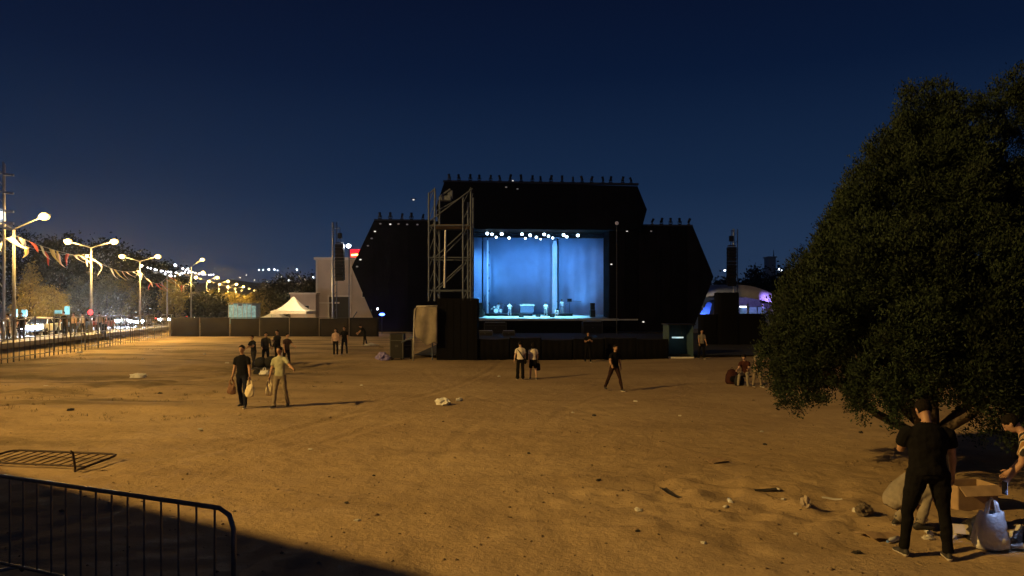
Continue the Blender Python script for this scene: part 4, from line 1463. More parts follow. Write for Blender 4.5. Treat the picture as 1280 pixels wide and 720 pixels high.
# long turquoise lit kiosk at the end of the road
kk = thing('lit_kiosk', 'long turquoise-lit kiosk beyond the dark fence under the far street lamps', 'kiosk', (at(303, 400, 118).x, 118, .2))
kw = 34 * 118 / FPX
kh = CAM_H - (379 - HOR) / FPX * 118 - .2
KP = mat('turquoise_lit_glass', (.3, .5, .55), .4, 0, .55, 2.2, emit=(.28, .62, .72), es=.26)
for i in range(6):
    m = MB(); m.box((-kw / 2 + kw * (i + .5) / 6, 0, kh * .5 + .1), (kw / 6 - .1, .1, kh - .7 + .4 * math.sin(i * 2.3))); m.build('lit_pane', KP, kk)
    rod('mullion', (-kw / 2 + kw * i / 6, -.05, 0), (-kw / 2 + kw * i / 6, -.05, kh), .05, WHITE, kk)
m = MB(); m.box((0, 1, kh), (kw + .3, 2.4, .12)); m.build('roof', GREYP, kk)
m = MB(); m.box((0, 2, kh / 2), (kw, .1, kh)); m.build('back_wall', GREYP, kk)

# ------------------------------------------------------------------ cars
def make_car_meshes():
    prof = [(-2.1, .35), (2.05, .35), (2.15, .55), (2.1, .75), (1.85, .86), (.95, .95), (.35, 1.42), (-1.0, 1.45), (-1.75, 1.02), (-2.12, .95), (-2.18, .6)]
    out = {}
    m = MB()
    # lower body then tapered cabin, front at +x, width along y
    low = [(-2.1, .33), (2.05, .33), (2.16, .5), (2.12, .72), (1.85, .85), (.95, .94), (-1.75, 1.0), (-2.12, .94), (-2.18, .6)]
    m.prism(low, -.86, .86)
    out['body'] = m
    m = MB()
    c0 = [(1.0, .93), (.3, 1.42), (-1.05, 1.45), (-1.78, .99)]
    vs = [(x, -.82 if z < 1.2 else -.64, z) for x, z in c0] + [(x, .82 if z < 1.2 else .64, z) for x, z in c0]
    m.add(vs, [(0, 1, 2, 3), (7, 6, 5, 4), (0, 4, 5, 1), (1, 5, 6, 2), (2, 6, 7, 3)])
    out['cabin'] = m
    m = MB()
    def lerp(a, b, t):
        return tuple(a[i] + (b[i] - a[i]) * t for i in range(3))
    def pane(q, e=.012):
        a, b, c, d = q
        ctr = tuple(sum(p[i] for p in q) / 4 for i in range(3))
        qq = [lerp(p, ctr, .1) for p in q]
        n = (Vector(b) - Vector(a)).cross(Vector(d) - Vector(a)).normalized()
        if n.dot(Vector(ctr) - Vector((-.3, 0, 1.1))) < 0:
            n = -n
        m.add([Vector(p) + n * e for p in qq], [(0, 1, 2, 3)])
    for s in (-1, 1):
        v = [(x, s * (.82 if z < 1.2 else .64), z) for x, z in c0]
        mid0, mid1 = lerp(v[0], v[3], .5), lerp(v[1], v[2], .5)
        pane([v[0], mid0, mid1, v[1]]); pane([mid0, v[3], v[2], mid1])
    v0 = [(x, -(.82 if z < 1.2 else .64), z) for x, z in c0]
    v1 = [(x, (.82 if z < 1.2 else .64), z) for x, z in c0]
    pane([v0[0], v1[0], v1[1], v0[1]]); pane([v0[3], v1[3], v1[2], v0[2]])
    out['window'] = m
    return out


cm = make_car_meshes()
wh = MB(); wh.loft([(0, -.1, 0), (0, -.11, 0), (0, .11, 0), (0, .1, 0)], [.27, .32, .32, .27], 16); wh_m = wh.mesh('tyre', RUBBER, True)
ri = MB(); ri.loft([(0, -.105, 0), (0, .105, 0)], [.2, .2], 10); ri_m = ri.mesh('rim', STEEL)
hl = MB(); hl.ball((2.09, 0, .7), (.1, .24, .17), 12, 8); hl_m = hl.mesh('headlight', HEADL, True)
tlm = MB(); tlm.box((-2.16, 0, .82), (.06, .34, .14)); tl_m = tlm.mesh('tail_light', TAIL)
bpm = MB(); bpm.box((2.17, 0, .45), (.08, 1.66, .18)); bpm.box((-2.17, 0, .45), (.08, 1.66, .18)); bp_m = bpm.mesh('bumper', BLACKP)
glm = cm['window'].mesh('window', GLASS)


def car(label, d, s, paint, toward=True, on=True, light=0, name='car'):
    p = road_pt(d, s, .024)
    hd = math.atan2(RD.y, RD.x) + (math.pi if toward else 0)
    t = thing(name, label, 'car', p, hd, 'cars on the road beyond the fence')
    pm = mat('car_paint_' + paint[0], paint[1], .3, .1, .06, 1)
    b = place('body', cm['body'].mesh('body', pm), t, .06)
    place('cabin', cm['cabin'].mesh('cabin', pm), t, .04)
    place('window', glm, t)
    place('bumper', bp_m, t, .02)
    for wx in (-1.3, 1.32):
        for wy in (-.8, .8):
            w = place('wheel', wh_m, t, loc=(wx, wy, .32))
            place('rim', ri_m, w)
    for wy in (-.64, .64):
        o = place('headlight', hl_m, t, loc=(0, wy, 0))
        place('tail_light', tl_m, t, loc=(0, wy, 0))
        if not on:
            o.data = hl_off
        if light and on:
            q = Matrix.Translation(p) @ Matrix.Rotation(hd, 4, 'Z')
            lamp('headlight_beam', 'SPOT', q @ Vector((2.25, wy, .7)), light, (.8, .9, 1), .06, q @ Vector((20, wy * 1.1, .45)), 36, 1)
    if light and on:
        q = Matrix.Translation(p) @ Matrix.Rotation(hd, 4, 'Z')
        lamp('headlight_spill', 'POINT', q @ Vector((2.5, 0, .75)), light * .15, (.75, .86, 1), .2)
    return t


hl_off = hl.mesh('headlight', GLASS, True)
C_W, C_D, C_B, C_R, C_S = ('white', (.7, .7, .7)), ('charcoal', (.04, .04, .045)), ('blue', (.04, .08, .22)), ('maroon', (.2, .03, .03)), ('silver', (.45, .46, .48))
car('white car with bright headlights coming on behind the left fence', 62.3, 7.0, C_W, light=9000)
car('dark car with two bluish headlights farther up the road', 95, 7.0, C_D, light=12000)
car('silver car with one headlight in view beside the dark car', 96.5, 10.4, C_S, light=9000)
car('dark blue car standing between the figures at the fence', 71, 7.2, C_B, on=False)
car('white car parked behind the white car with bright headlights', 69.5, 10.3, C_W, on=False)
car('maroon car half hidden behind the lamp post', 79, 7.1, C_R, on=False)
car('silver car on the far lane near the tall cyan sign', 76, 10.6, C_S, toward=False)
car('white car small on the road beyond the dark car', 112, 7.2, C_W, light=0)
car('charcoal car on the far lane beyond the silver car', 118, 10.6, C_D, toward=False)
car('silver car far up the road under the small street lamps', 140, 7.4, C_S, light=0)
car('blue car on the far lane under the small street lamps', 150, 10.6, C_B, toward=False)

# ------------------------------------------------------------------ people
SKIN = mat('skin', (.42, .25, .17), .55, 0, .12, 9)
SKIN_P = mat('pale_skin', (.52, .34, .26), .55, 0, .1, 9)
HAIR_D = mat('dark_hair', (.01, .008, .007), .8, 0, .4, 40, .8, 60, spec=.1)
SHOE = mat('dark_shoe', (.03, .028, .027), .6, 0, .3, 12)
SOLE = mat('pale_sole', (.6, .57, .52), .7, 0, .15, 12)
EYE = mat('eye_dark', (.03, .02, .02), .3)
SHOE_L = mat('light_shoe', (.5, .48, .44), .6, 0, .2, 12)


def cloth(name, c):
    return mat('cloth_' + name, c, .9, 0, .22, 5, 1., 11, spec=.12)


def person(label, pos, yaw=180, height=1.75, shirt=None, pants=None, skin=SKIN, shoes=SHOE, hair=HAIR_D, pose=None, shorts=False, long_sleeve=False,
           long_hair=False, vox=.022, build=1.0, wide_legs=False, group=None, seat=None, name='person', dress=False, stripes=None):
    po = dict(lean=2, bend=0, head=0, turn=0, tL=8, tR=-8, kL=4, kR=6, spL=4, spR=4, aL=-8, aR=8, eL=12, eR=12, abL=9, abR=9, inL=0, inR=0, yawhead=0)
    po.update(pose or {})
    k = height / 1.75
    B = build
    m = MB()          # material slots: 0 skin 1 shirt 2 pants 3 shoe 4 sole 5 eye
    X = Vector((1, 0, 0))

    def d_leg(a, sp, s):
        return Vector((s * math.sin(R(sp)), math.sin(R(a)) * math.cos(R(sp)), -math.cos(R(a)) * math.cos(R(sp))))
    hipc = Vector((0, 0, 0))
    ankles = []
    for s, t_, kn, sp in ((-1, po['tL'], po['kL'], po['spL']), (1, po['tR'], po['kR'], po['spR'])):
        hip = hipc + Vector((s * .088 * B, 0, 0))
        knee = hip + d_leg(t_, sp, s) * .43
        ank = knee + d_leg(t_ - kn, sp * .4, s) * .42
        ankles.append((hip, knee, ank, s, sp))
    for hip, knee, ank, s, sp in ankles:
        if shorts:
            m.loft([hip + Vector((0, 0, .04)), hip.lerp(knee, .45), hip.lerp(knee, .88)], [.098 * B, .1 * B, .1 * B], 12, 2)
            m.loft([hip.lerp(knee, .5), knee, knee.lerp(ank, .3), knee.lerp(ank, .7), ank], [.068 * B, .053, .055, .044, .036], 10, 0)
        else:
            f = 1.35 if wide_legs else 1.0
            back = Vector((0, -.012, 0))
            m.loft([hip + Vector((0, 0, .04)), hip.lerp(knee, .4), knee, knee.lerp(ank, .3) + back, knee.lerp(ank, .75), ank + Vector((0, 0, .0))],
                   [.094 * B, .085 * B, .063 * f, .062 * f, .055 * f * 1.05, .055 * f * f], 12, 2)
        fd = Vector((s * .18, 1, 0)).normalized()
        h0 = ank + Vector((0, 0, -.045))
        m.loft([h0 - fd * .075 + Vector((0, 0, .012)), h0 - fd * .05, h0 + fd * .03 + Vector((0, 0, .0)), h0 + fd * .11 + Vector((0, 0, -.012)), h0 + fd * .165 + Vector((0, 0, -.022)), h0 + fd * .185 + Vector((0, 0, -.026))],
               [(.02, .025), (.036, .05), (.04, .048), (.046, .034), (.036, .024), (.012, .012)], 10, 3, xref=(1, 0, 0))
        m.loft([ank + Vector((0, 0, .06)), ank + Vector((0, 0, -.05))], [.04, .042], 10, 0 if shorts else 3)
    # spine
    le, be = R(po['lean']), R(po['bend'])
    P0 = hipc + Vector((0, 0, .02))
    u1 = Vector((0, math.sin(le * .6), math.cos(le * .6)))
    u2 = Vector((0, math.sin(le + be * .5), math.cos(le + be * .5)))
    u3 = Vector((0, math.sin(le + be), math.cos(le + be)))
    waist = P0 + u1 * .15
    chest = waist + u2 * .2
    sho = chest + u3 * .17
    neck = sho + u3 * .04
    # pelvis in trousers
    m.loft([P0 - u1 * .1, P0 - u1 * .03, P0 + u1 * .06, waist], [(.1 * B, .08), (.158 * B, .112 * B), (.158 * B, .112 * B), (.14 * B, .1 * B)], 14, 2, xref=X)
    if dress:
        m.loft([P0 - u1 * .25, P0, waist], [(.2 * B, .16), (.185 * B, .14 * B), (.15 * B, .11 * B)], 14, 1, xref=X)
    # shirt
    m.loft([P0 + u1 * .005, P0 + u1 * .06, waist, chest, chest.lerp(sho, .55), sho, neck + u3 * .012],
           [(.168 * B, .125 * B), (.166 * B, .122 * B), (.152 * B, .112 * B), (.172 * B, .122 * B), (.176 * B, .112 * B), (.13 * B, .085 * B), (.06, .058)], 16, 1, xref=X)
    # head
    hu = Vector((0, math.sin(le + be + R(po['head'])), math.cos(le + be + R(po['head']))))
    hf = Vector((0, hu.z, -hu.y))
    n0 = neck - u3 * .03
    hb_ = n0 + u3 * .07 + hu * .03
    m.loft([n0, n0 + u3 * .06, hb_ + hu * .03], [.056, .05, .05], 10, 0)
    hc = hb_ + hu * .105 + hf * .018
    yh = Matrix.Rotation(R(po['yawhead']), 3, hu)
    hx, hfy = yh @ X, yh @ hf

    def hp(x, y, z):
        return hc + hx * x + hfy * y + hu * z
    m.loft([hp(0, .03, -.115), hp(0, .025, -.1), hp(0, .012, -.06), hp(0, .003, -.01), hp(0, -.004, .045), hp(0, -.006, .085), hp(0, -.006, .108)],
           [(.022, .025), (.046, .055), (.062, .08), (.073, .094), (.074, .095), (.055, .07), (.02, .03)], 14, 0, xref=hx)
    m.loft([hp(0, .088, .018), hp(0, .104, -.012), hp(0, .108, -.028), hp(0, .086, -.036)], [.009, .014, .016, .008], 8, 0)
    for s in (-1, 1):
        m.ball(hp(s * .077, -.004, -.012), (.011, .02, .032), 8, 6, 0)
    # arms
    hands = []
    for s, a_, e_, ab, inn in ((-1, po['aL'], po['eL'], po['abL'], po['inL']), (1, po['aR'], po['eR'], po['abR'], po['inR'])):
        sh = sho - u3 * .035 + Vector((s * .165 * B, 0, 0))
        ua = Vector((s * math.sin(R(ab)), math.sin(R(a_)) * math.cos(R(ab)), -math.cos(R(a_)) * math.cos(R(ab))))
        el_ = sh + ua * .285
        a2 = a_ + e_
        ab2 = ab * .6 - inn
        fa = Vector((s * math.sin(R(ab2)), math.sin(R(a2)) * math.cos(R(ab2)), -math.cos(R(a2)) * math.cos(R(ab2))))
        wr = el_ + fa * .25
        if long_sleeve:
            m.loft([sh + Vector((-s * .05, 0, .012)), sh + ua * .04, sh + ua * .15, el_, el_.lerp(wr, .5), wr], [.06, .068 * B, .058 * B, .05, .045, .038], 10, 1)
        else:
            m.loft([sh + Vector((-s * .05, 0, .012)), sh + ua * .04, sh + ua * .12, sh + ua * .195], [.06, .07 * B, .066 * B, .068 * B], 10, 1)
            m.loft([sh + ua * .1, el_, el_ + fa * .07, el_.lerp(wr, .65), wr], [.05 * B, .041, .044, .034, .027], 10, 0)
        hands.append((wr, fa, s))
    sc = Matrix.Scale(k, 4)
    body = m.mesh('body_src', [skin], True)
    tmp = bpy.data.objects.new('body_src', body)
    COL.objects.link(tmp)
    rm = tmp.modifiers.new('r', 'REMESH')
    rm.mode = 'VOXEL'
    rm.voxel_size = vox
    rm.adaptivity = 0
    sm = tmp.modifiers.new('s', 'SMOOTH')
    sm.factor = .5
    sm.iterations = 2
    dg = bpy.context.evaluated_depsgraph_get()
    new = bpy.data.meshes.new_from_object(tmp.evaluated_get(dg))
    bpy.data.objects.remove(tmp)
    bvh = BVHTree.FromPolygons([Vector(v) for v in m.v], m.f)
    zmin = min(v.co.z for v in new.vertices)
    mats = [skin, shirt, pants, shoes, SOLE, EYE]
    nv = len(new.vertices)
    V = np.empty(nv * 3, np.float32); new.vertices.foreach_get('co', V); V = V.reshape(-1, 3)
    res = MB()
    res.v = [tuple(v) for v in V]
    for p in new.polygons:
        c = Vector(p.center)
        _, _, idx, _ = bvh.find_nearest(c)
        mi = m.m[idx] if idx is not None else 0
        if mi == 3 and c.z < zmin + .036:
            mi = 4
        res.f.append(list(p.vertices)); res.m.append(mi)
    # creases in the clothes
    new.update()
    nrm = np.empty(nv * 3, np.float32)
    new.vertices.foreach_get('normal', nrm)
    nrm = nrm.reshape(-1, 3)
    isc = np.zeros(nv)
    for f_, mi_ in zip(res.f, res.m):
        if mi_ in (1, 2):
            isc[f_] = 1
    wv = .011 * vnoise(V[:, 0] * 9 + V[:, 2] * 6, V[:, 2] * 16 - V[:, 0] * 7 + V[:, 1] * 5, 3) + .012 * vnoise(V[:, 2] * 9 + V[:, 1] * 4, V[:, 0] * 12 + V[:, 2] * 5, 8)
    V2 = V + nrm * (wv * isc)[:, None]
    res.v = [tuple(v) for v in V2]
    # hands with five fingers
    for wr, fa, s in hands:
        side = Vector((s, 0, 0)) - fa * (s * fa.x)
        side = side.normalized() if side.length > .1 else Vector((0, 1, 0))
        fw = fa.cross(side) * s            # across the knuckles
        if fw.y < 0:
            fw = -fw
        res.loft([wr - fa * .03, wr + fa * .005, wr + fa * .05, wr + fa * .088], [(.025, .022), (.028, .02), (.042, .016), (.04, .013)], 10, 0, xref=fw)
        curl = -side
        for q_, (off, ln) in enumerate(((.03, .07), (.011, .08), (-.008, .075), (-.027, .058))):
            b0 = wr + fa * .08 + fw * off
            b1 = b0 + (fa * .93 + curl * .35).normalized() * ln * .55
            b2 = b1 + (fa * .55 + curl * .85).normalized() * ln * .5
            res.loft([b0, b1, b2], [.0098, .009, .0065], 7, 0)
        t0 = wr + fa * .025 + fw * .03
        t1 = t0 + (fa * .6 + fw * .75 + curl * .2).normalized() * .04
        t2 = t1 + (fa * .9 + fw * .2 + curl * .35).normalized() * .032
        res.loft([t0, t1, t2], [.013, .011, .008], 7, 0)
    for s in (-1, 1):
        res.ball(hp(s * .03, .086, .006), (.012, .008, .006), 8, 5, 5)
    res.box(hp(0, .098, -.062), (.04, .008, .006), mi=5)
    mats_ = mats
    o = thing(name, label, 'person', pos, R(yaw), group)
    zoff = -zmin if seat is None else seat / k
    res.v = [((v[0]) * k, (v[1]) * k, (v[2] + zoff) * k) for v in res.v]
    bd = res.build('body', mats_, o, True)
    h = MB()
    top = [hp(0, -.03, -.05), hp(0, -.022, -.01), hp(0, -.014, .04), hp(0, -.008, .075), hp(0, -.006, .1), hp(0, -.006, .122)]
    h.loft(top, [(.07, .07), (.081, .085), (.085, .098), (.076, .094), (.05, .066), (.012, .02)], 14, 0, xref=hx)
    if long_hair:
        h.loft([hp(0, -.04, .06), hp(0, -.07, -.02), hp(0, -.075, -.12), hp(0, -.07, -.24)], [(.07, .05), (.085, .045), (.09, .035), (.06, .02)], 12, 0, xref=hx)
    h.v = [((v[0]) * k, (v[1]) * k, (v[2] + zoff) * k) for v in h.v]
    h.build('hair', hair, o, True)
    o['hand'] = 0
    del o['hand']
    Mw = Matrix.Translation(pos) @ Matrix.Rotation(R(yaw), 4, 'Z')
    return o, [Mw @ (((w + f * .07) + Vector((0, 0, zoff))) * k) for w, f, s in hands], Mw


def carrier_bag(label, hand, w=.3, h=.42, material=None, name='carrier_bag', rz=0, drop=None, seed=0):
    rd = random.Random(seed)
    top = hand if hand is not None else drop
    t = thing(name, label, 'bag', (top[0], top[1], top[2] - h - .16 if hand is not None else top[2]), rz)
    b = MB()
    prof = [(0, .02, .02), (.02, w * .42, w * .2), (h * .3, w * .5, w * .27), (h * .65, w * .46, w * .22), (h * .9, w * .36, w * .12), (h, w * .3, w * .05)]
    n = 40
    vs = []
    pz = [p_[0] for p_ in prof]
    prof = [(z, np.interp(z, pz, [p_[1] for p_ in prof]), np.interp(z, pz, [p_[2] for p_ in prof])) for z in np.linspace(0, h, 18)]
    ph = [rd.uniform(0, 6) for _ in range(6)]
    for (z, rx, ry) in prof:
        u_ = z / h
        for q_ in range(n):
            a = 2 * math.pi * q_ / n
            f = 1 + .1 * math.sin(a * 2 + u_ * 4 + ph[0]) + .07 * math.sin(a * 5 - u_ * 7 + ph[1]) + .07 * u_ * math.sin(a * 11 + u_ * 3 + ph[2]) + .035 * math.sin(a * 17 + u_ * 21 + ph[3]) + rd.uniform(-.02, .02)
            sl = .05 * w * math.sin(u_ * 3 + ph[4])
            vs.append((rx * math.cos(a) * f + sl, ry * math.sin(a) * f, z + .02 * math.sin(a * 3 + ph[5]) * u_ + rd.uniform(-.004, .004)))
    fs = [(i * n + q_, i * n + (q_ + 1) % n, (i + 1) * n + (q_ + 1) % n, (i + 1) * n + q_) for i in range(len(prof) - 1) for q_ in range(n)]
    b.add(vs, fs + [tuple(reversed(range(n)))])
    b.build('sack', material, t, True)
    for s in (-1, 1):
        hd = MB()
        hd.loft([(-.07, s * .02, h - .03), (-.045, s * .015, h + .1), (0, s * .005, h + .16), (.045, s * .015, h + .1), (.07, s * .02, h - .03)], [(.018, .004)] * 5, 6)
        hd.build('handle', material, t)
    return t


WB = mat('white_plastic_bag', (.72, .72, .71), .35, 0, .08, 8, 1., 16)
YB = mat('cream_bag', (.7, .62, .45), .6, 0, .1, 8, .4, 25)
BB = mat('brown_bag', (.16, .08, .05), .7, 0, .2, 8, .4, 25)
c_black, c_navy, c_char = cloth('black', (.006, .006, .007)), cloth('navy', (.012, .014, .026)), cloth('charcoal', (.022, .021, .023))
c_sage, c_khaki = cloth('sage', (.36, .37, .27)), cloth('khaki', (.24, .2, .15))
c_white, c_pink, c_grey = cloth('white', (.68, .62, .57)), cloth('pink', (.62, .45, .4)), cloth('grey', (.25, .225, .19))
c_maroon = cloth('maroon', (.05, .018, .017))
c_jean = cloth('denim', (.06, .075, .11))

# two men walking towards the camera with bags
o, hs, _ = person('man in black with dark trousers walking towards the camera with bags', gpos(303, 510), 176, 1.78, c_black, c_navy, pose=dict(tL=10, tR=-10, kL=4, kR=12, aL=4, aR=4, eL=10, eR=14, abL=12, abR=10), vox=.018)
carrier_bag('small brown bag in the right hand of the man in black', hs[1], .24, .3, BB, seed=1)
carrier_bag('dull cream bag in the left hand of the man in black', hs[0], .24, .38, YB, seed=2)
o, hs, _ = person('man in a sage T-shirt and khaki trousers with one arm bent outwards', gpos(350, 510), 170, 1.77, c_sage, c_khaki, pose=dict(tL=-10, tR=10, kL=14, kR=4, aL=20, aR=4, eL=45, eR=10, abL=42, abR=14, inL=-20), vox=.018)
carrier_bag('cream plastic bag held by the man in the sage T-shirt', hs[1], .2, .34, YB, seed=3)

# group round a dark cart behind them
G = 'group around the dark trolley'
person('person in dark top with a white sleeve left of the trolley', gpos(317, 462), 150, 1.7, c_black, c_char, pose=dict(aR=20, eR=40, aL=35, eL=60, tL=14, tR=-10, lean=8), group=G)
person('person in dark grey leaning over the trolley from the left', gpos(332, 459), 205, 1.75, c_char, c_black, pose=dict(lean=12, aL=25, aR=25, eL=30, eR=30), group=G, long_sleeve=True)
person('tallest person in black behind the trolley', gpos(347, 457), 160, 1.8, c_black, c_black, group=G, long_sleeve=True, pose=dict(aL=30, eL=75, inL=30, aR=-6, eR=30, tL=12, tR=-6))
person('person in dark brown at the right end of the trolley', gpos(358, 460), 230, 1.72, cloth('brown', (.07, .045, .035)), c_black, group=G, pose=dict(lean=6, aL=30, eL=40))
p = gpos(334, 468)
t = thing('trolley', 'low dark trolley loaded with black bags among the group', 'trolley', p, .2)
m = MB(); m.box((0, 0, .28), (1.15, .6, .06)); m.build('deck', DSTEEL, t)
for a_, b_, s_ in ((-.28, .05, .3), (.2, -.05, .33), (.0, .1, .26)):
    m = MB(); m.ball((a_, b_, .31 + s_ * .75), (s_, s_ * .8, s_ * .85), 12, 8); m.build('sack', cloth('bin_bag', (.02, .02, .022)), t, True)
for sx_ in (-1, 1):
    for sy_ in (-1, 1):
        m = MB(); m.loft([(sx_ * .45, sy_ * .3 - .03, .12), (sx_ * .45, sy_ * .3 + .03, .12)], [.12, .12], 12); m.build('wheel', RUBBER, t)
m = MB(); m.loft([(.57, -.25, .28), (.62, -.25, .95), (.62, .25, .95), (.57, .25, .28)], [.02] * 4, 8); m.build('handle', STEEL, t)
carrier_bag('white plastic bag lying beside the dark trolley', None, .45, .22, WB, drop=gpos(331, 468.5) + Vector((.1, -.35, 0)), seed=5)

# pair by the beige building
o, hs, _ = person('woman in a pale pink top and black trousers walking near the dark fence', gpos(419.5, 444), 185, 1.66, c_pink, c_black, skin=SKIN_P, long_hair=True, pose=dict(tL=10, tR=-8))
carrier_bag('small white bag held by the woman in pale pink', hs[0], .18, .26, WB, seed=7)
person('man in black beside the woman in pale pink', gpos(430.5, 443), 175, 1.76, c_black, c_navy, pose=dict(tL=-8, tR=10))
person('dark figure bending by the white rubbish near the dark fence', gpos(456, 431.5), 100, 1.7, c_black, c_black, pose=dict(lean=22, bend=15, aL=30, aR=40))

# two women in white tops
o, hs, Mw = person('woman in a white top with a slanting bag strap and wide black trousers', gpos(650.5, 475), 8, 1.66, c_white, c_black, skin=SKIN_P, pose=dict(tL=4, tR=12, kL=2, kR=10, abL=16, abR=12), wide_legs=True, vox=.018)
st = thing('shoulder_bag', 'dark shoulder bag with its strap across the back of the woman in white', 'bag', o.location, R(8))
m = MB(); m.loft([(-.13, -.04, 1.36), (-.06, -.135, 1.26), (.06, -.142, 1.08), (.17, -.06, .93)], [(.02, .006)] * 4, 6); m.build('strap', BLACKP, st)
m = MB(); m.ball((.21, -.03, .82), (.07, .13, .12), 10, 8); m.build('pouch', c_black, st, True)
o, hs, _ = person('woman in a pale top and black shorts with bare legs', gpos(666.5, 474), 12, 1.6, c_white, c_black, skin=SKIN_P, shorts=True, long_hair=True, pose=dict(tL=8, tR=-6, aR=10, eR=30, abR=14), vox=.018)
carrier_bag('black tote bag on the right arm of the woman in black shorts', hs[1], .26, .32, mat('black_tote', (.015, .014, .014), .8), seed=9)

person('dark figure with pale forearms in front of the black fence', gpos(735, 453), 186, 1.72, c_black, c_black, pose=dict(aL=35, aR=35, eL=80, eR=80, inL=35, inR=35))
person('man in black striding with one bare forearm swung out', gpos(768, 489), 205, 1.76, c_black, cloth('dark_wine', (.03, .015, .015)), pose=dict(tL=20, tR=-22, kL=4, kR=10, spL=8, spR=8, aR=24, eR=28, abR=24, aL=-18, abL=20, eL=15, lean=5), vox=.018)

# foreground right: man in black, seen from behind, feet apart
fm, hs, _ = person('man in black T-shirt and trousers standing with his back turned under the cypress', gpos(1160, 698), -4, 1.76, c_black, c_black, pose=dict(tL=6, tR=-2, spL=12, spR=8, kL=3, kR=3, aL=30, eL=75, abL=4, inL=35, aR=2, eR=14, abR=15, head=24, yawhead=4, lean=4), vox=.011, build=1.26)
# crouching person in grey
person('person in grey squatting on the ground behind the man in black', gpos(1117, 664), -82, 1.72, c_grey, cloth('grey_trousers', (.27, .24, .2)), pose=dict(tL=98, tR=112, kL=132, kR=140, spL=10, spR=14, lean=48, bend=28, head=-8, aL=10, aR=14, eL=20, eR=12, abL=10, abR=14), vox=.012)
# striped-shirt person at the right edge
STR = bpy.data.materials.new('striped_shirt'); STR.use_nodes = True
nt = STR.node_tree; bs = nt.nodes['Principled BSDF']; tc_ = nt.nodes.new('ShaderNodeTexCoord'); wv = nt.nodes.new('ShaderNodeTexWave')
wv.inputs['Scale'].default_value = 5.2; wv.inputs['Distortion'].default_value = .6; wv.bands_direction = 'X'
rp = nt.nodes.new('ShaderNodeValToRGB'); rp.color_ramp.interpolation = 'CONSTANT'
e = rp.color_ramp.elements; e[0].color = (.02, .015, .015, 1); e[1].position = .52; e[1].color = (.62, .55, .45, 1); q_ = e.new(.8); q_.color = (.3, .16, .05, 1)
nt.links.new(tc_.outputs['Object'], wv.inputs['Vector']); nt.links.new(wv.outputs[0], rp.inputs[0]); nt.links.new(rp.outputs[0], bs.inputs['Base Color']); bs.inputs['Roughness'].default_value = .85
o, hs, _ = person('person in a vertically striped shirt and black trousers bending at the right edge', gpos(1309, 690), 50, 1.62, STR, c_black, pose=dict(lean=22, bend=12, tL=22, tR=14, kL=18, kR=16, aL=8, eL=25, aR=10, eR=30, head=10), shoes=SHOE_L, vox=.012)
hs_str = hs

# two people sitting by the tree on the right
p1 = gpos(926, 482)
person('person in maroon sitting low beside luggage left of the cypress', p1 + Vector((.22, .1, 0)), 150, 1.7, c_maroon, c_grey, pose=dict(tL=80, tR=85, kL=78, kR=84, lean=14, bend=12, aL=35, aR=30, eL=50, eR=45, spL=10, spR=10), seat=.47 - .0, skin=SKIN_P)
st = thing('camp_stool', 'low stool under the sitting person in maroon', 'stool', p1 + Vector((.22, .15, 0)), .4)
m = MB(); m.box((0, 0, .36), (.4, .34, .04)); m.build('seat', c_char, st, bevel=.01)
for sx_ in (-1, 1):
    for sy_ in (-1, 1):
        rod('leg', (sx_ * .17, sy_ * .14, 0), (-sx_ * .17 * .9, sy_ * .14, .35), .014, STEEL, st)
person('person in pale clothes standing at the very edge of the cypress crown', gpos(947, 484), 200, 1.5, c_grey, c_khaki, skin=SKIN_P, pose=dict(lean=10, aL=20, eL=50))
for i, (dx, w, h, lb) in enumerate(((-.45, .55, .62, 'bulky dark rucksack on the ground left of the sitting person'), (-.1, .4, .45, 'smaller dark bag against the rucksack'))):
    t = thing('rucksack', lb, 'rucksack', gpos(915 + i * 9, 480 + i * 2))
    m = MB(); m.loft([(0, 0, 0), (0, 0, .1), (0, 0, h * .6), (0, 0, h * .92), (0, 0, h)], [(w * .4, w * .3), (w * .5, w * .36), (w * .46, w * .33), (w * .3, w * .22), (.04, .04)], 14, power=.7); m.build('pack', c_maroon if i == 0 else c_char, t, True)
    m = MB(); m.ball((0, -w * .34, h * .35), (w * .28, w * .12, h * .22), 10, 6); m.build('pocket', c_black, t, True)
    m = MB(); m.loft([(-.1, 0, h * .9), (0, 0, h + .08), (.1, 0, h * .9)], [.014] * 3, 6); m.build('grab_loop', BLACKP, t)
person('pale figure standing in the dark right of the booth', gpos(877, 449), 190, 1.72, c_grey, c_black, pose=dict(aL=12, aR=12))

# people behind the bar fence along the road
RP = 'people on the footway beyond the bar fence'
for i, (px, d, hgt, sh_, pa_, lb, yw) in enumerate([(10, 48, 1.7, c_white, c_navy, 'person with a white bag walking on the footway at the far left', 140),
                                                    (27, 50, 1.75, c_black, c_char, 'dark figure on the footway beside the cyan sign', 200),
                                                    (80, 56, 1.82, c_black, c_black, 'tall dark figure on the footway below the tall cyan sign', 170),
                                                    (92, 58, 1.72, c_pink, c_jean, 'person in a pink top on the footway right of the tall dark figure', 190),
                                                    (103, 59, 1.7, c_white, c_char, 'person in a white patterned top on the footway below the red lamp', 160),
                                                    (124, 62, 1.74, c_grey, c_navy, 'person in grey on the footway right of the red lamp', 20),
                                                    (130, 63, 1.66, c_black, c_jean, 'dark figure beside the person in grey on the footway', 10)]):
    x = (px - 640) / FPX * d
    z = gz(x, d) if fence_x(d) - x < 2 else .85
    person(lb, Vector((x, d, z)), yw, hgt, sh_, pa_, group=RP, vox=.03, pose=dict(tL=10 - i * 3, tR=-8 + i * 2))

# ------------------------------------------------------------------ band on the stage
c_stage = cloth('stage_white', (.6, .6, .62))
c_stg2 = cloth('stage_grey', (.3, .3, .33))


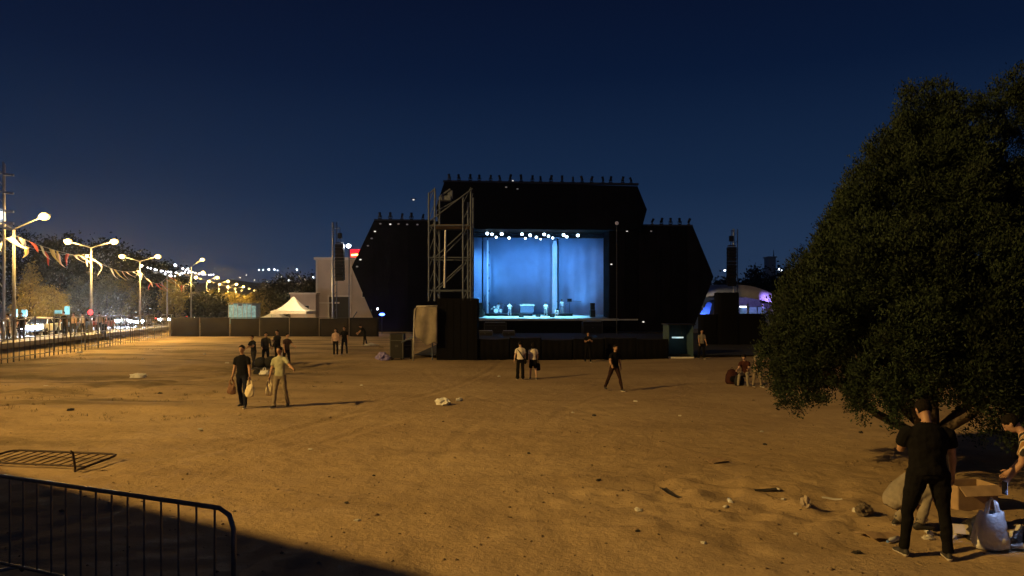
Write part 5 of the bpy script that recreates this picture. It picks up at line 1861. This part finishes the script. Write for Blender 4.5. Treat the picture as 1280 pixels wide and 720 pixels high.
def on_stage(px, y, h=None):
    h = deck_z(y) if h is None else h
    return SM @ Vector(((px - 677) * k92 * (1 + y / 92), y, h))


RIS = deck_z(6) + .33
for (x0, x1, y0, lb) in ((612, 672, 5.4, 'low black riser under the drum kit on the left of the stage'), (686, 722, 5.2, 'low black riser on the right of the stage')):
    t = thing('stage_riser', lb, 'riser', on_stage((x0 + x1) / 2, y0), SRZ)
    w = (x1 - x0) * k92 * 1.06
    m = MB(); m.box((0, .8, .27), (w, 2.8, .1)); m.build('top', BLACKP, t)
    m = MB(); m.box((0, -.45, .11), (w * .98, .04, .22)); m.build('skirt', BLACK, t)
    for s_ in (-1, 1):
        rod('leg', (s_ * w * .45, 1.8, 0), (s_ * w * .45, 1.8, .22), .03, DSTEEL, t)
person('drummer in pale clothes seated behind the drums on the stage', on_stage(631, 6.9, RIS), 185, 1.75, c_stage, c_stg2, pose=dict(tL=75, tR=75, kL=75, kR=75, aL=35, aR=40, eL=60, eR=55), seat=.5, vox=.03)
dk = thing('drum_kit', 'drum kit with cymbals on the left riser of the stage', 'drum kit', on_stage(627, 6.0, RIS), SRZ)
CHR = mat('chrome', (.7, .7, .72), .2, 1., .05, 4)
BRS = mat('cymbal_brass', (.7, .6, .35), .3, 1., .1, 6)
DSH = mat('drum_shell', (.5, .52, .55), .35, .1, .1, 4)
for nm, c_, r_, h_, ax in (('bass_drum', (0, 0, .3), .3, .42, 'y'), ('tom', (-.25, 0, .78), .17, .22, 'z'), ('tom', (.25, 0, .78), .18, .24, 'z'), ('floor_tom', (.65, .2, .3), .22, .45, 'z'), ('snare', (-.55, .25, .55), .18, .14, 'z')):
    m = MB()
    a = Vector((0, h_ / 2, 0)) if ax == 'y' else Vector((0, 0, h_ / 2))
    m.loft([Vector(c_) - a, Vector(c_) + a], [r_, r_], 16); m.build(nm, DSH, dk)
for cx_, cy_, cz_ in ((-.8, .0, 1.15), (.75, -.1, 1.2), (-1.0, .4, .85), (1.05, .3, 1.1)):
    rod('cymbal_stand', (cx_, cy_, 0), (cx_, cy_, cz_), .015, CHR, dk)
    m = MB(); m.loft([(cx_, cy_, cz_), (cx_, cy_, cz_ + .03)], [.24, .04], 14); m.build('cymbal', BRS, dk)


def guitar(label, pos, yaw, tilt=35, body=None):
    t = thing('guitar', label, 'guitar', pos, R(yaw))
    M = Matrix.Rotation(R(tilt), 4, 'Y')
    m = MB()
    pts = [(-.16, .02), (-.12, .13), (0, .12), (.06, .09), (.12, .12), (.2, .1), (.23, 0), (.2, -.1), (.12, -.12), (.06, -.09), (0, -.12), (-.12, -.13)]
    m.prism(list(reversed(pts)), -.03, .03)
    m.v = [tuple(M @ Vector(v)) for v in m.v]
    m.build('body', body or DSH, t)
    a, b = M @ Vector((-.14, 0, 0)), M @ Vector((-.72, 0, 0))
    rod('neck', a, b, .025, BLACKP, t)
    m = MB(); m.box(M @ Vector((-.76, 0, 0)), (.14, .03, .07)); m.build('headstock', BLACKP, t)
    return t


def musician(lb, px, y, z, **kw):
    return person(lb, on_stage(px, y, z), 180, 1.76, c_stage, c_stg2, vox=.03, pose=dict(aL=25, eL=55, aR=20, eR=65, abL=25, abR=14, inR=30, spL=7, spR=7), **kw)


musician('pale-clad musician standing left of the long keyboard on the stage', 642, 4.2, deck_z(4.2))
guitar('guitar held by the musician left of the keyboard', on_stage(642, 4.2) + Vector((0, -.2, 1.1)), 0)
musician('pale-clad singer standing right of the long keyboard on the stage', 687, 4.0, deck_z(4))
musician('musician on the right riser beside the wide light column', 709.5, 5.8, RIS)
guitar('bass guitar held by the musician on the right riser', on_stage(709.5, 5.8, RIS) + Vector((0, -.2, 1.1)), 0)
person('crouched pale figure at the foot of the wide light column', on_stage(700, 3.4), 180, 1.7, c_stage, c_stage, vox=.03, pose=dict(tL=95, tR=100, kL=125, kR=130, lean=30, bend=20, aL=30, aR=30))
kb = thing('keyboard_rig', 'long white-topped keyboard table in the middle of the stage', 'keyboard', on_stage(665, 5.4, RIS), SRZ)
m = MB(); m.box((0, 0, .5), (1.75, .5, .9)); m.build('skirted_stand', cloth('stand_blue', (.08, .1, .16)), kb)
m = MB(); m.box((0, -.05, 1.0), (2.0, .45, .1)); m.build('keyboard', WHITE, kb, bevel=.02)
m = MB(); m.box((.15, .12, 1.14), (1.4, .3, .08)); m.build('keyboard', WHITE, kb, bevel=.02)
for s_ in (-.6, .6):
    rod('riser_post', (s_, .12, 1.05), (s_, .12, 1.1), .03, DSTEEL, kb)
for i, (px, lb) in enumerate(((603.3, 'black loudspeaker stack at the left end of the stage front'), (744.3, 'black loudspeaker stack at the right end of the stage front'))):
    t = thing('speaker_stack', lb, 'speaker', on_stage(px, 2.2), SRZ, 'black loudspeaker stacks at the stage front')
    for k_ in range(2):
        m = MB(); m.box((0, 0, .48 + k_ * .9), (.62 - k_ * .1, .6, .88)); c_ = m.build('cabinet', BLACKP, t, bevel=.03)
        m = MB(); m.loft([(0, -.31, .42 + k_ * .9), (0, -.32, .42 + k_ * .9)], [.2, .2], 14); m.build('cone', RUBBER, c_)
for i, (px, y, lb) in enumerate(((608.5, 4.5, 'small black amplifier right of the left loudspeaker stack'), (676.5, 3.2, 'low stage monitor wedge right of the keyboard'), (693, 2.2, 'low stage monitor wedge in front of the crouched figure'), (654, 2.0, 'low stage monitor wedge in front of the keyboard'))):
    t = thing('stage_monitor', lb, 'monitor', on_stage(px, y), SRZ)
    h_ = .95 if i == 0 else .36
    m = MB(); m.prism([(-.3, 0), (.3, 0), (.3, h_ * .6), (.18, h_), (-.3, h_)], -.25, .25); m.build('cabinet', BLACKP, t, bevel=.02)
    m = MB(); m.loft([(0, -.26, h_ * .45), (0, -.265, h_ * .45)], [h_ * .3, h_ * .3], 12); m.build('grille', DSTEEL, t)
for i, (px, y) in enumerate(((646, 3.4), (689, 3.2), (712, 4.2), (617, 4.6))):
    t = thing('microphone_stand', f'thin microphone stand on the stage, {["left of the keyboard", "in front of the singer", "near the right riser", "left of the drum kit"][i]}', 'microphone stand', on_stage(px, y), SRZ)
    rod('pole', (0, 0, 0), (0, 0, 1.45), .014, CHR, t); rod('boom', (0, 0, 1.42), (.15, -.4, 1.55), .011, CHR, t)
    m = MB(); m.ball((.17, -.45, 1.56), (.035, .06, .035), 8, 6); m.build('microphone', BLACKP, t)
    m = MB(); m.loft([(0, 0, 0), (0, 0, .03)], [.16, .14], 12); m.build('base', BLACKP, t)
t = thing('dark_monitor_screen', 'small dark screen on a thin arm right of the right riser', 'screen', on_stage(720, 6.5), SRZ)
rod('stand', (0, 0, 0), (0, 0, 1.8), .02, DSTEEL, t); m = MB(); m.box((0, -.05, 2.0), (.6, .08, .42)); m.build('screen', BLACKP, t, bevel=.02); rod('arm', (.2, 0, 1.9), (1.6, .1, 1.85), .025, DSTEEL, t)

# ------------------------------------------------------------------ crowd barriers in the foreground
BRT = mat('barrier_tube', (.2, .185, .18), .4, .6, .25, 10)


def crowd_barrier(label, a, b, bars=11, h=1.1, lying=None, foot=True, BRT=BRT):
    """a, b ground points of the two ends"""
    a, b = Vector(a), Vector(b)
    L = (b - a).length
    rz = math.atan2((b - a).y, (b - a).x)
    t = thing('crowd_barrier', label, 'barrier', a, rz, 'steel crowd barriers at lower left')
    if lying:
        t.rotation_euler = (lying[0], lying[1], rz)
    r = .021
    cr = .16
    pts = [(0, 0, .0), (0, 0, h - cr), (cr * .3, 0, h - cr * .3), (cr, 0, h), (L - cr, 0, h), (L - cr * .3, 0, h - cr * .3), (L, 0, h - cr), (L, 0, .0)]
    m = MB(); m.loft(pts, [r] * len(pts), 10, xref=(0, 1, 0)); m.build('frame', BRT, t, True)
    rod('lower_rail', (0, 0, .22), (L, 0, .22), .017, BRT, t)
    for k in range(bars):
        x = L * (k + 1) / (bars + 1)
        rod('bar', (x, 0, .22), (x, 0, h), .0095, BRT, t)
    if foot:
        for x in (.12, L - .12):
            m = MB(); m.loft([(x, -.32, .02), (x, -.28, .07), (x, 0, .1), (x, .28, .07), (x, .32, .02)], [.02] * 5, 8); m.build('foot', BRT, t, True)
    return t


def bpt(px, py, d):
    q = at(px, py, d)
    return Vector((q.x, q.y, gz(q.x, q.y)))


e1 = bpt(292, 650, 6.25)
dirb = (Vector((-5.35, 7.62, 0)) - Vector((e1.x, e1.y, 0))).normalized()
e2 = e1 + dirb * 3.4
crowd_barrier('upright steel crowd barrier with a rounded end at the lower left', (e1.x, e1.y, gz(e1.x, e1.y) + .01), (e2.x, e2.y, gz(e2.x, e2.y) + .01), 15)
# one more lying flat on the dirt beyond them
la, lb_ = gpos(96, 592), gpos(-130, 581)
lb_ = la + (lb_ - la).normalized() * 2.3
lie = crowd_barrier('crowd barrier fallen flat on the sunlit dirt at the left edge'.replace('sunlit', 'lamp-lit'), la + Vector((0, 0, .06)), lb_ + Vector((0, 0, .06)), 11, h=1.05, lying=(R(86), 0), BRT=mat('dark_barrier_tube', (.04, .025, .02), .7, .2, .4, 8))  # darker tube colour than on the upright barrier

# ------------------------------------------------------------------ things lying on the ground


def crumpled(name, label, pos, r, material, squash=.5, cat='litter', seed=0, group='litter on the dirt field', stretch=1.4):
    rd = random.Random(seed)
    bm = bmesh.new()
    bmesh.ops.create_icosphere(bm, subdivisions=3, radius=1)
    ph = [rd.uniform(0, 6) for _ in range(6)]
    for v in bm.verts:
        c_ = v.co
        f = .85 + .2 * math.sin(c_.x * 3.1 + ph[0]) * math.sin(c_.y * 3.7 + ph[1]) + .14 * math.sin(c_.x * 7 + c_.z * 6 + ph[2]) + .1 * math.sin(c_.y * 11 + c_.z * 9 + ph[3]) + rd.uniform(-.09, .09)
        v.co = Vector((v.co.x * f * stretch, v.co.y * f, max(-.35, v.co.z * f) * squash))
    me_ = bpy.data.meshes.new(name)
    bm.to_mesh(me_); bm.free()
    me_.materials.append(material)
    o = place(name, me_, loc=(pos[0], pos[1], pos[2] + r * .33 * squash), rot=(0, 0, rd.uniform(0, 6)))
    o.scale = (r, r, r)
    return tag(o, label, cat, group)


def sheet(name, label, pos, w, l, material, seed=0, cat='litter', group='litter on the dirt field', lift=.06, tilt=0.):
    rd = random.Random(seed)
    n = 6
    m = MB()
    vs = []
    a, b, c = rd.uniform(0, 6), rd.uniform(0, 6), rd.uniform(.5, 1)
    for j in range(n + 1):
        for i in range(n + 1):
            u, v = i / n - .5, j / n - .5
            z = lift * (c * (math.sin(u * 4 + a) + math.sin(v * 5 + b)) * .5 + abs(u) * rd.uniform(.6, 1.2)) + lift * .6 + tilt * (v + .5)
            vs.append((u * w * rd.uniform(.96, 1.04), v * l, max(.006, z)))
    fs = [(j * (n + 1) + i, j * (n + 1) + i + 1, (j + 1) * (n + 1) + i + 1, (j + 1) * (n + 1) + i) for j in range(n) for i in range(n)]
    m.add(vs, fs)
    o = m.build(name, material)
    o.location = pos
    o.rotation_euler = (0, 0, rd.uniform(0, 6))
    s = o.modifiers.new('thick', 'SOLIDIFY'); s.thickness = .006
    return tag(o, label, cat, group)


def bottle(label, pos, seed=0, material=None):
    rd = random.Random(seed)
    t = thing('plastic_bottle', label, 'bottle', (pos[0], pos[1], pos[2] + .035), rd.uniform(0, 6), 'litter on the dirt field')
    m = MB(); m.loft([(-.1, 0, 0), (-.098, 0, 0), (0, 0, 0), (.06, 0, 0), (.1, 0, 0), (.12, 0, 0)], [.028, .033, .032, .033, .014, .012], 12); m.build('bottle_body', material, t, True)
    m = MB(); m.loft([(.118, 0, 0), (.14, 0, 0)], [.016, .016], 10); m.build('cap', mat('blue_cap', (.1, .2, .5), .5), t)
    return t


PAPER = mat('white_paper', (.55, .53, .49), .8, 0, .1, 9)
CARD = mat('cardboard', (.36, .25, .15), .85, 0, .2, 6)
DARKL = mat('dark_litter', (.035, .03, .028), .7, 0, .3, 9)
CLR = mat('cloudy_plastic', (.6, .62, .62), .25, 0, .1, 9)

crumpled('plastic_sack', 'white plastic sack lying on the dirt at far left', gpos(173, 472), .24, WB, .65, seed=1, cat='bag')
crumpled('plastic_sack', 'crumpled white bag on the dirt in the middle of the field', gpos(554, 506), .19, WB, .9, seed=2, cat='bag')
crumpled('crumpled_paper', 'smaller white scrap right of the crumpled white bag', gpos(574, 501), .1, WB, .8, seed=3)
sheet('cardboard_sheet', 'flat pale cardboard on the dirt right of the middle', gpos(895, 578), .42, .22, CARD, 4, lift=.05)
crumpled('white_rubbish', 'bright white rubbish at the feet of the bending figure', gpos(464, 432), .34, WB, .45, seed=6, stretch=2)
crumpled('violet_sack', 'pale violet plastic sack left of the tall flight case', gpos(479, 450), .45, mat('violet_plastic', (.25, .22, .5), .5, 0, .2, 8), .8, seed=7, cat='bag')
t = crumpled('broken_brick', 'pale upright lump of broken block near the tree', gpos(1007, 633), .08, mat('broken_block', (.36, .3, .24), .9, 0, .2, 9), 1.5, 'rubble', 8, stretch=.9)
for i, (px, py, r, lb, mt) in enumerate([
        (250, 537, .075, 'white crumpled cup left of the middle walkers', PAPER), (252, 539, .05, 'dark scrap touching the white crumpled cup', DARKL),
        (388, 562, .055, 'small white scrap below the two walking men', PAPER), (467, 595, .05, 'dark clod alone in the middle foreground', DARKL),
        (661, 567, .065, 'dark crumpled scrap right of the middle foreground', DARKL), (433, 629, .05, 'dark flat scrap above the big shadow', DARKL),
        (447, 651, .055, 'pale scrap just right of the big shadow tip', PAPER), (743, 520, .1, 'dark crumpled scrap in front of the striding man', DARKL),
        (794, 502, .1, 'white crumpled scrap behind the striding man', PAPER), (850, 520, .07, 'small white scrap right of the striding man', PAPER),
        (952, 540, .075, 'small white scrap in front of the cypress', PAPER), (956, 556, .08, 'dark flat scrap below the white one near the cypress', DARKL),
        (797, 638, .085, 'brightest white crumpled paper in the right foreground', PAPER), (748, 601, .07, 'dark scrap left in the churned soil', DARKL),
        (907, 634, .06, 'white scrap in the churned soil', PAPER), (979, 625, .06, 'pale scrap left of the broken block', PAPER),
        (972, 612, .06, 'small pale scrap behind the broken block', PAPER), (797, 664, .05, 'dark pebble below the brightest paper', DARKL),
        (879, 679, .05, 'pale scrap in the lower right foreground', PAPER), (1072, 692, .08, 'dark crumpled scrap left of the standing man', DARKL),
        (995, 668, .045, 'pale scrap left of the standing man on open dirt', PAPER), (716, 516, .06, 'tiny pale scrap left of the dark one by the striding man', PAPER),
        (1076, 541, .09, 'dark flat scrap under the cypress crown', DARKL), (88, 513, .13, 'dark lump on the rough ground at left', DARKL),
        (57, 483, .1, 'white scrap on the rough ground at left', PAPER), (200, 492, .1, 'dark scrap on the rough ground left of the man in black', DARKL),
        (178, 449, .12, 'white scrap far left near the bar fence', PAPER), (256, 443, .16, 'white scrap near the dark panel fence', PAPER),
        (284, 454, .14, 'white scrap left of the group with the trolley', PAPER), (100, 441, .25, 'pale rubbish at the foot of the bar fence', PAPER),
        (624, 471, .12, 'small pale scrap left of the two women', PAPER), (452, 482, .1, 'small pale scrap right of the long shadow', PAPER)]):
    crumpled('paper_scrap' if mt is PAPER else 'dark_scrap', lb, gpos(px, py), r * .6, mt, .6, seed=20 + i)
sheet('cardboard_sheet', 'long dark strip of cardboard left of the broken block', gpos(957, 613), .35, .1, DARKL, 31, lift=.02)
sheet('paper_sheet', 'pale flat sheet right of the broken block', gpos(1040, 625), .28, .1, PAPER, 32, lift=.03)
sheet('dark_plastic_strip', 'dark strip in the churned soil left of the white scrap', gpos(838, 618), .5, .12, DARKL, 33, lift=.03)
bottle('clear plastic bottle in the churned soil', gpos(907, 634) + Vector((.12, .2, 0)), 3, CLR)

# heap of rubbish round the squatting person
HP = 'rubbish heap under the cypress'
crumpled('crumpled_paper', 'greyish crumpled rags left of the squatting person', gpos(1080, 642), .12, cloth('rag', (.16, .13, .1)), .9, seed=61, group=HP)
crumpled('crumpled_paper', 'small pale rag at the left end of the heap', gpos(1072, 640), .06, PAPER, .8, seed=62, group=HP)
sheet('cardboard_sheet', 'flattened cardboard in front of the squatting person', gpos(1100, 672), .5, .3, CARD, 63, group=HP, lift=.05)
bottle('clear bottle glinting in front of the squatting person', gpos(1117, 678), 5, CLR)
bottle('clear bottle between the feet of the man in black', gpos(1160, 668), 8, CLR)
crumpled('crumpled_paper', 'white cup between the legs of the man in black', gpos(1160, 674), .05, PAPER, .9, seed=64, group=HP)


def open_box(label, pos, w, d, h, rz, material, flaps=True, name='cardboard_box'):
    t = thing(name, label, 'box', pos, rz, HP)
    th = .008
    m = MB()
    m.box((0, 0, th / 2), (w, d, th))
    m.box((0, -d / 2, h / 2), (w, th, h)); m.box((0, d / 2, h / 2), (w, th, h)); m.box((-w / 2, 0, h / 2), (th, d - th * 2, h)); m.box((w / 2, 0, h / 2), (th, d - th * 2, h))
    m.build('carton', material, t)
    if flaps:
        for s_, ang in ((-1, R(40)), (1, R(-25))):
            f = MB(); M = Matrix.Rotation(ang, 3, 'X'); f.box(Vector((0, s_ * d / 2, h)) + M @ Vector((0, s_ * d * .22, .0)), (w * .98, d * .44, th), M=M); f.build('flap', material, t)
    return t


open_box('brown cardboard box open beside the white carrier bag', gpos(1226, 640) + Vector((0, .3, 0)), .62, .4, .34, .15, CARD)
open_box('low pale carton with folded lid in front of the brown box', gpos(1209, 668), .42, .32, .16, -.3, mat('pale_carton', (.5, .46, .4), .8, 0, .15, 6))
crumpled('bin_bag', 'dark bin bag slumped beside the pale carton', gpos(1226, 672), .22, mat('bin_bag_plastic', (.02, .02, .022), .35, 0, .2, 8), .9, 'bag', 66, HP)
crumpled('crumpled_paper', 'white crumpled paper left of the pale carton', gpos(1190, 672), .07, PAPER, .8, seed=67, group=HP)
bag = carrier_bag('white carrier bag with a loop handle standing beside the striped-shirt person', None, .42, .45, WB, drop=gpos(1240, 688), seed=11)
ph = thing('smartphone', 'lit phone held low by the striped-shirt person', 'phone', hs_str[0] + Vector((-.02, -.03, -.05)), 1.7)
m = MB(); m.box((0, 0, 0), (.075, .012, .15)); m.build('case', BLACKP, ph, bevel=.004)
m = MB(); m.box((0, -.008, 0), (.066, .003, .14)); m.build('screen', mat('phone_screen', (.5, .6, .9), .3, 0, 0, 1, emit=(.45, .6, 1), es=1), ph)
lamp('phone_torch', 'SPOT', hs_str[0] + Vector((-.03, -.08, -.05)), 5, (.4, .55, 1), .02, gpos(1245, 686) + Vector((0, 0, .3)), 70, .6)
crumpled('crumpled_paper', 'second white bag corner at the right edge behind the legs', gpos(1277, 680), .14, WB, 1.2, 'bag', 68, HP)

# rough dry grass tufts on the left of the field
n = 1500
tx = rng.uniform(-30, -7, n); ty = rng.uniform(19, 60, n)
okk = (vnoise(tx * .16 + ty * .1, ty * .55, 9) > .12) & (tx > fence_x(ty) + .3)
tx, ty = tx[okk], ty[okk]
tz_ = relief(tx, ty)
bl_ = 9
nn = len(tx) * bl_
ang = rng.uniform(0, 6.28, nn); ln2 = rng.uniform(.03, .1, nn); le2 = rng.uniform(.02, .14, nn)
bx_, by_ = np.repeat(tx, bl_) + rng.normal(0, .09, nn), np.repeat(ty, bl_) + rng.normal(0, .09, nn)
bz_ = relief(bx_, by_)
wx, wy = -np.sin(ang) * .01, np.cos(ang) * .01
V = np.stack([np.stack([bx_ - wx, by_ - wy, bz_], -1), np.stack([bx_ + wx, by_ + wy, bz_], -1), np.stack([bx_ + np.cos(ang) * le2, by_ + np.sin(ang) * le2, bz_ + ln2], -1)], 1).reshape(-1, 3)
tag(place('dry_grass', raw_mesh('dry_grass', V, np.arange(nn * 3).reshape(-1, 3), mat('dry_grass', (.16, .125, .06), .8, 0, .4, 1, island=.9))), 'sparse dry grass on the rough left side of the field', kind='stuff')

# ------------------------------------------------------------------ outside the picture: the floodlight mast that lights the field and the building whose shade falls in
fmst = thing('floodlight_mast', 'tall floodlight mast beside the field left of the picture', 'floodlight mast', (KEY.x - .6, KEY.y - .3, gz(KEY.x, KEY.y)))
rod('mast', (0, 0, 0), (0, 0, 22.6), .2, STEEL, fmst)
m = MB(); m.box((.35, .2, 22.35), (1.6, .8, .5), R(32)); m.build('lamp_head', DSTEEL, fmst)
lamp('floodlight_mast_light', 'SPOT', KEY, KEY_W, SODIUM, .22, (-6, 20, 0), 92, 1)
hB = 8.0


def shade_pt(gx_, gy_, h):
    f = 1 - h / KEY.z
    return (KEY.x + (gx_ - KEY.x) * f, KEY.y + (gy_ - KEY.y) * f)


qa, qb = shade_pt(-8.87, 12.95, hB), shade_pt(-.84, 7.85, hB)
dv = Vector((qb[0] - qa[0], qb[1] - qa[1], 0)).normalized()
q0 = Vector((qa[0], qa[1], 0)) - dv * 7
q1 = Vector((qb[0], qb[1], 0)) + dv * 5
nv_ = Vector((dv.y, -dv.x, 0))
if nv_.dot(Vector((KEY.x, KEY.y, 0)) - q0) < 0:
    nv_ = -nv_
bld = thing('service_building', 'flat-roofed service building behind the camera on the left', 'building', q0, math.atan2(dv.y, dv.x))
Ln = (q1 - q0).length
sgn = 1 if (Matrix.Rotation(math.atan2(dv.y, dv.x), 3, 'Z') @ Vector((0, 1, 0))).dot(nv_) > 0 else -1
m = MB(); m.box((Ln / 2, sgn * 2.05, hB / 2 - .3), (Ln - .1, 3.9, hB + .2)); m.build('wall', mat('dark_brick', (.09, .06, .05), .9), bld)
m = MB(); m.box((Ln / 2, sgn * 2.0, hB - .1), (Ln, 4.0, .2)); m.build('roof', GREYP, bld)

# ------------------------------------------------------------------ thin night haze: the glow round the street lamps
m = MB()
m.box((0, 1050, 58), (5040, 2740, 124))
hzm = bpy.data.materials.new('haze'); hzm.use_nodes = True
nt = hzm.node_tree; nt.nodes.clear()
ou = nt.nodes.new('ShaderNodeOutputMaterial'); pv = nt.nodes.new('ShaderNodeVolumePrincipled')
pv.inputs['Density'].default_value = .0002; pv.inputs['Anisotropy'].default_value = .88; pv.inputs['Color'].default_value = (.9, .92, .95, 1)
nt.links.new(pv.outputs[0], ou.inputs['Volume'])
tag(m.build('haze', hzm), 'thin night haze over the field', kind='stuff')
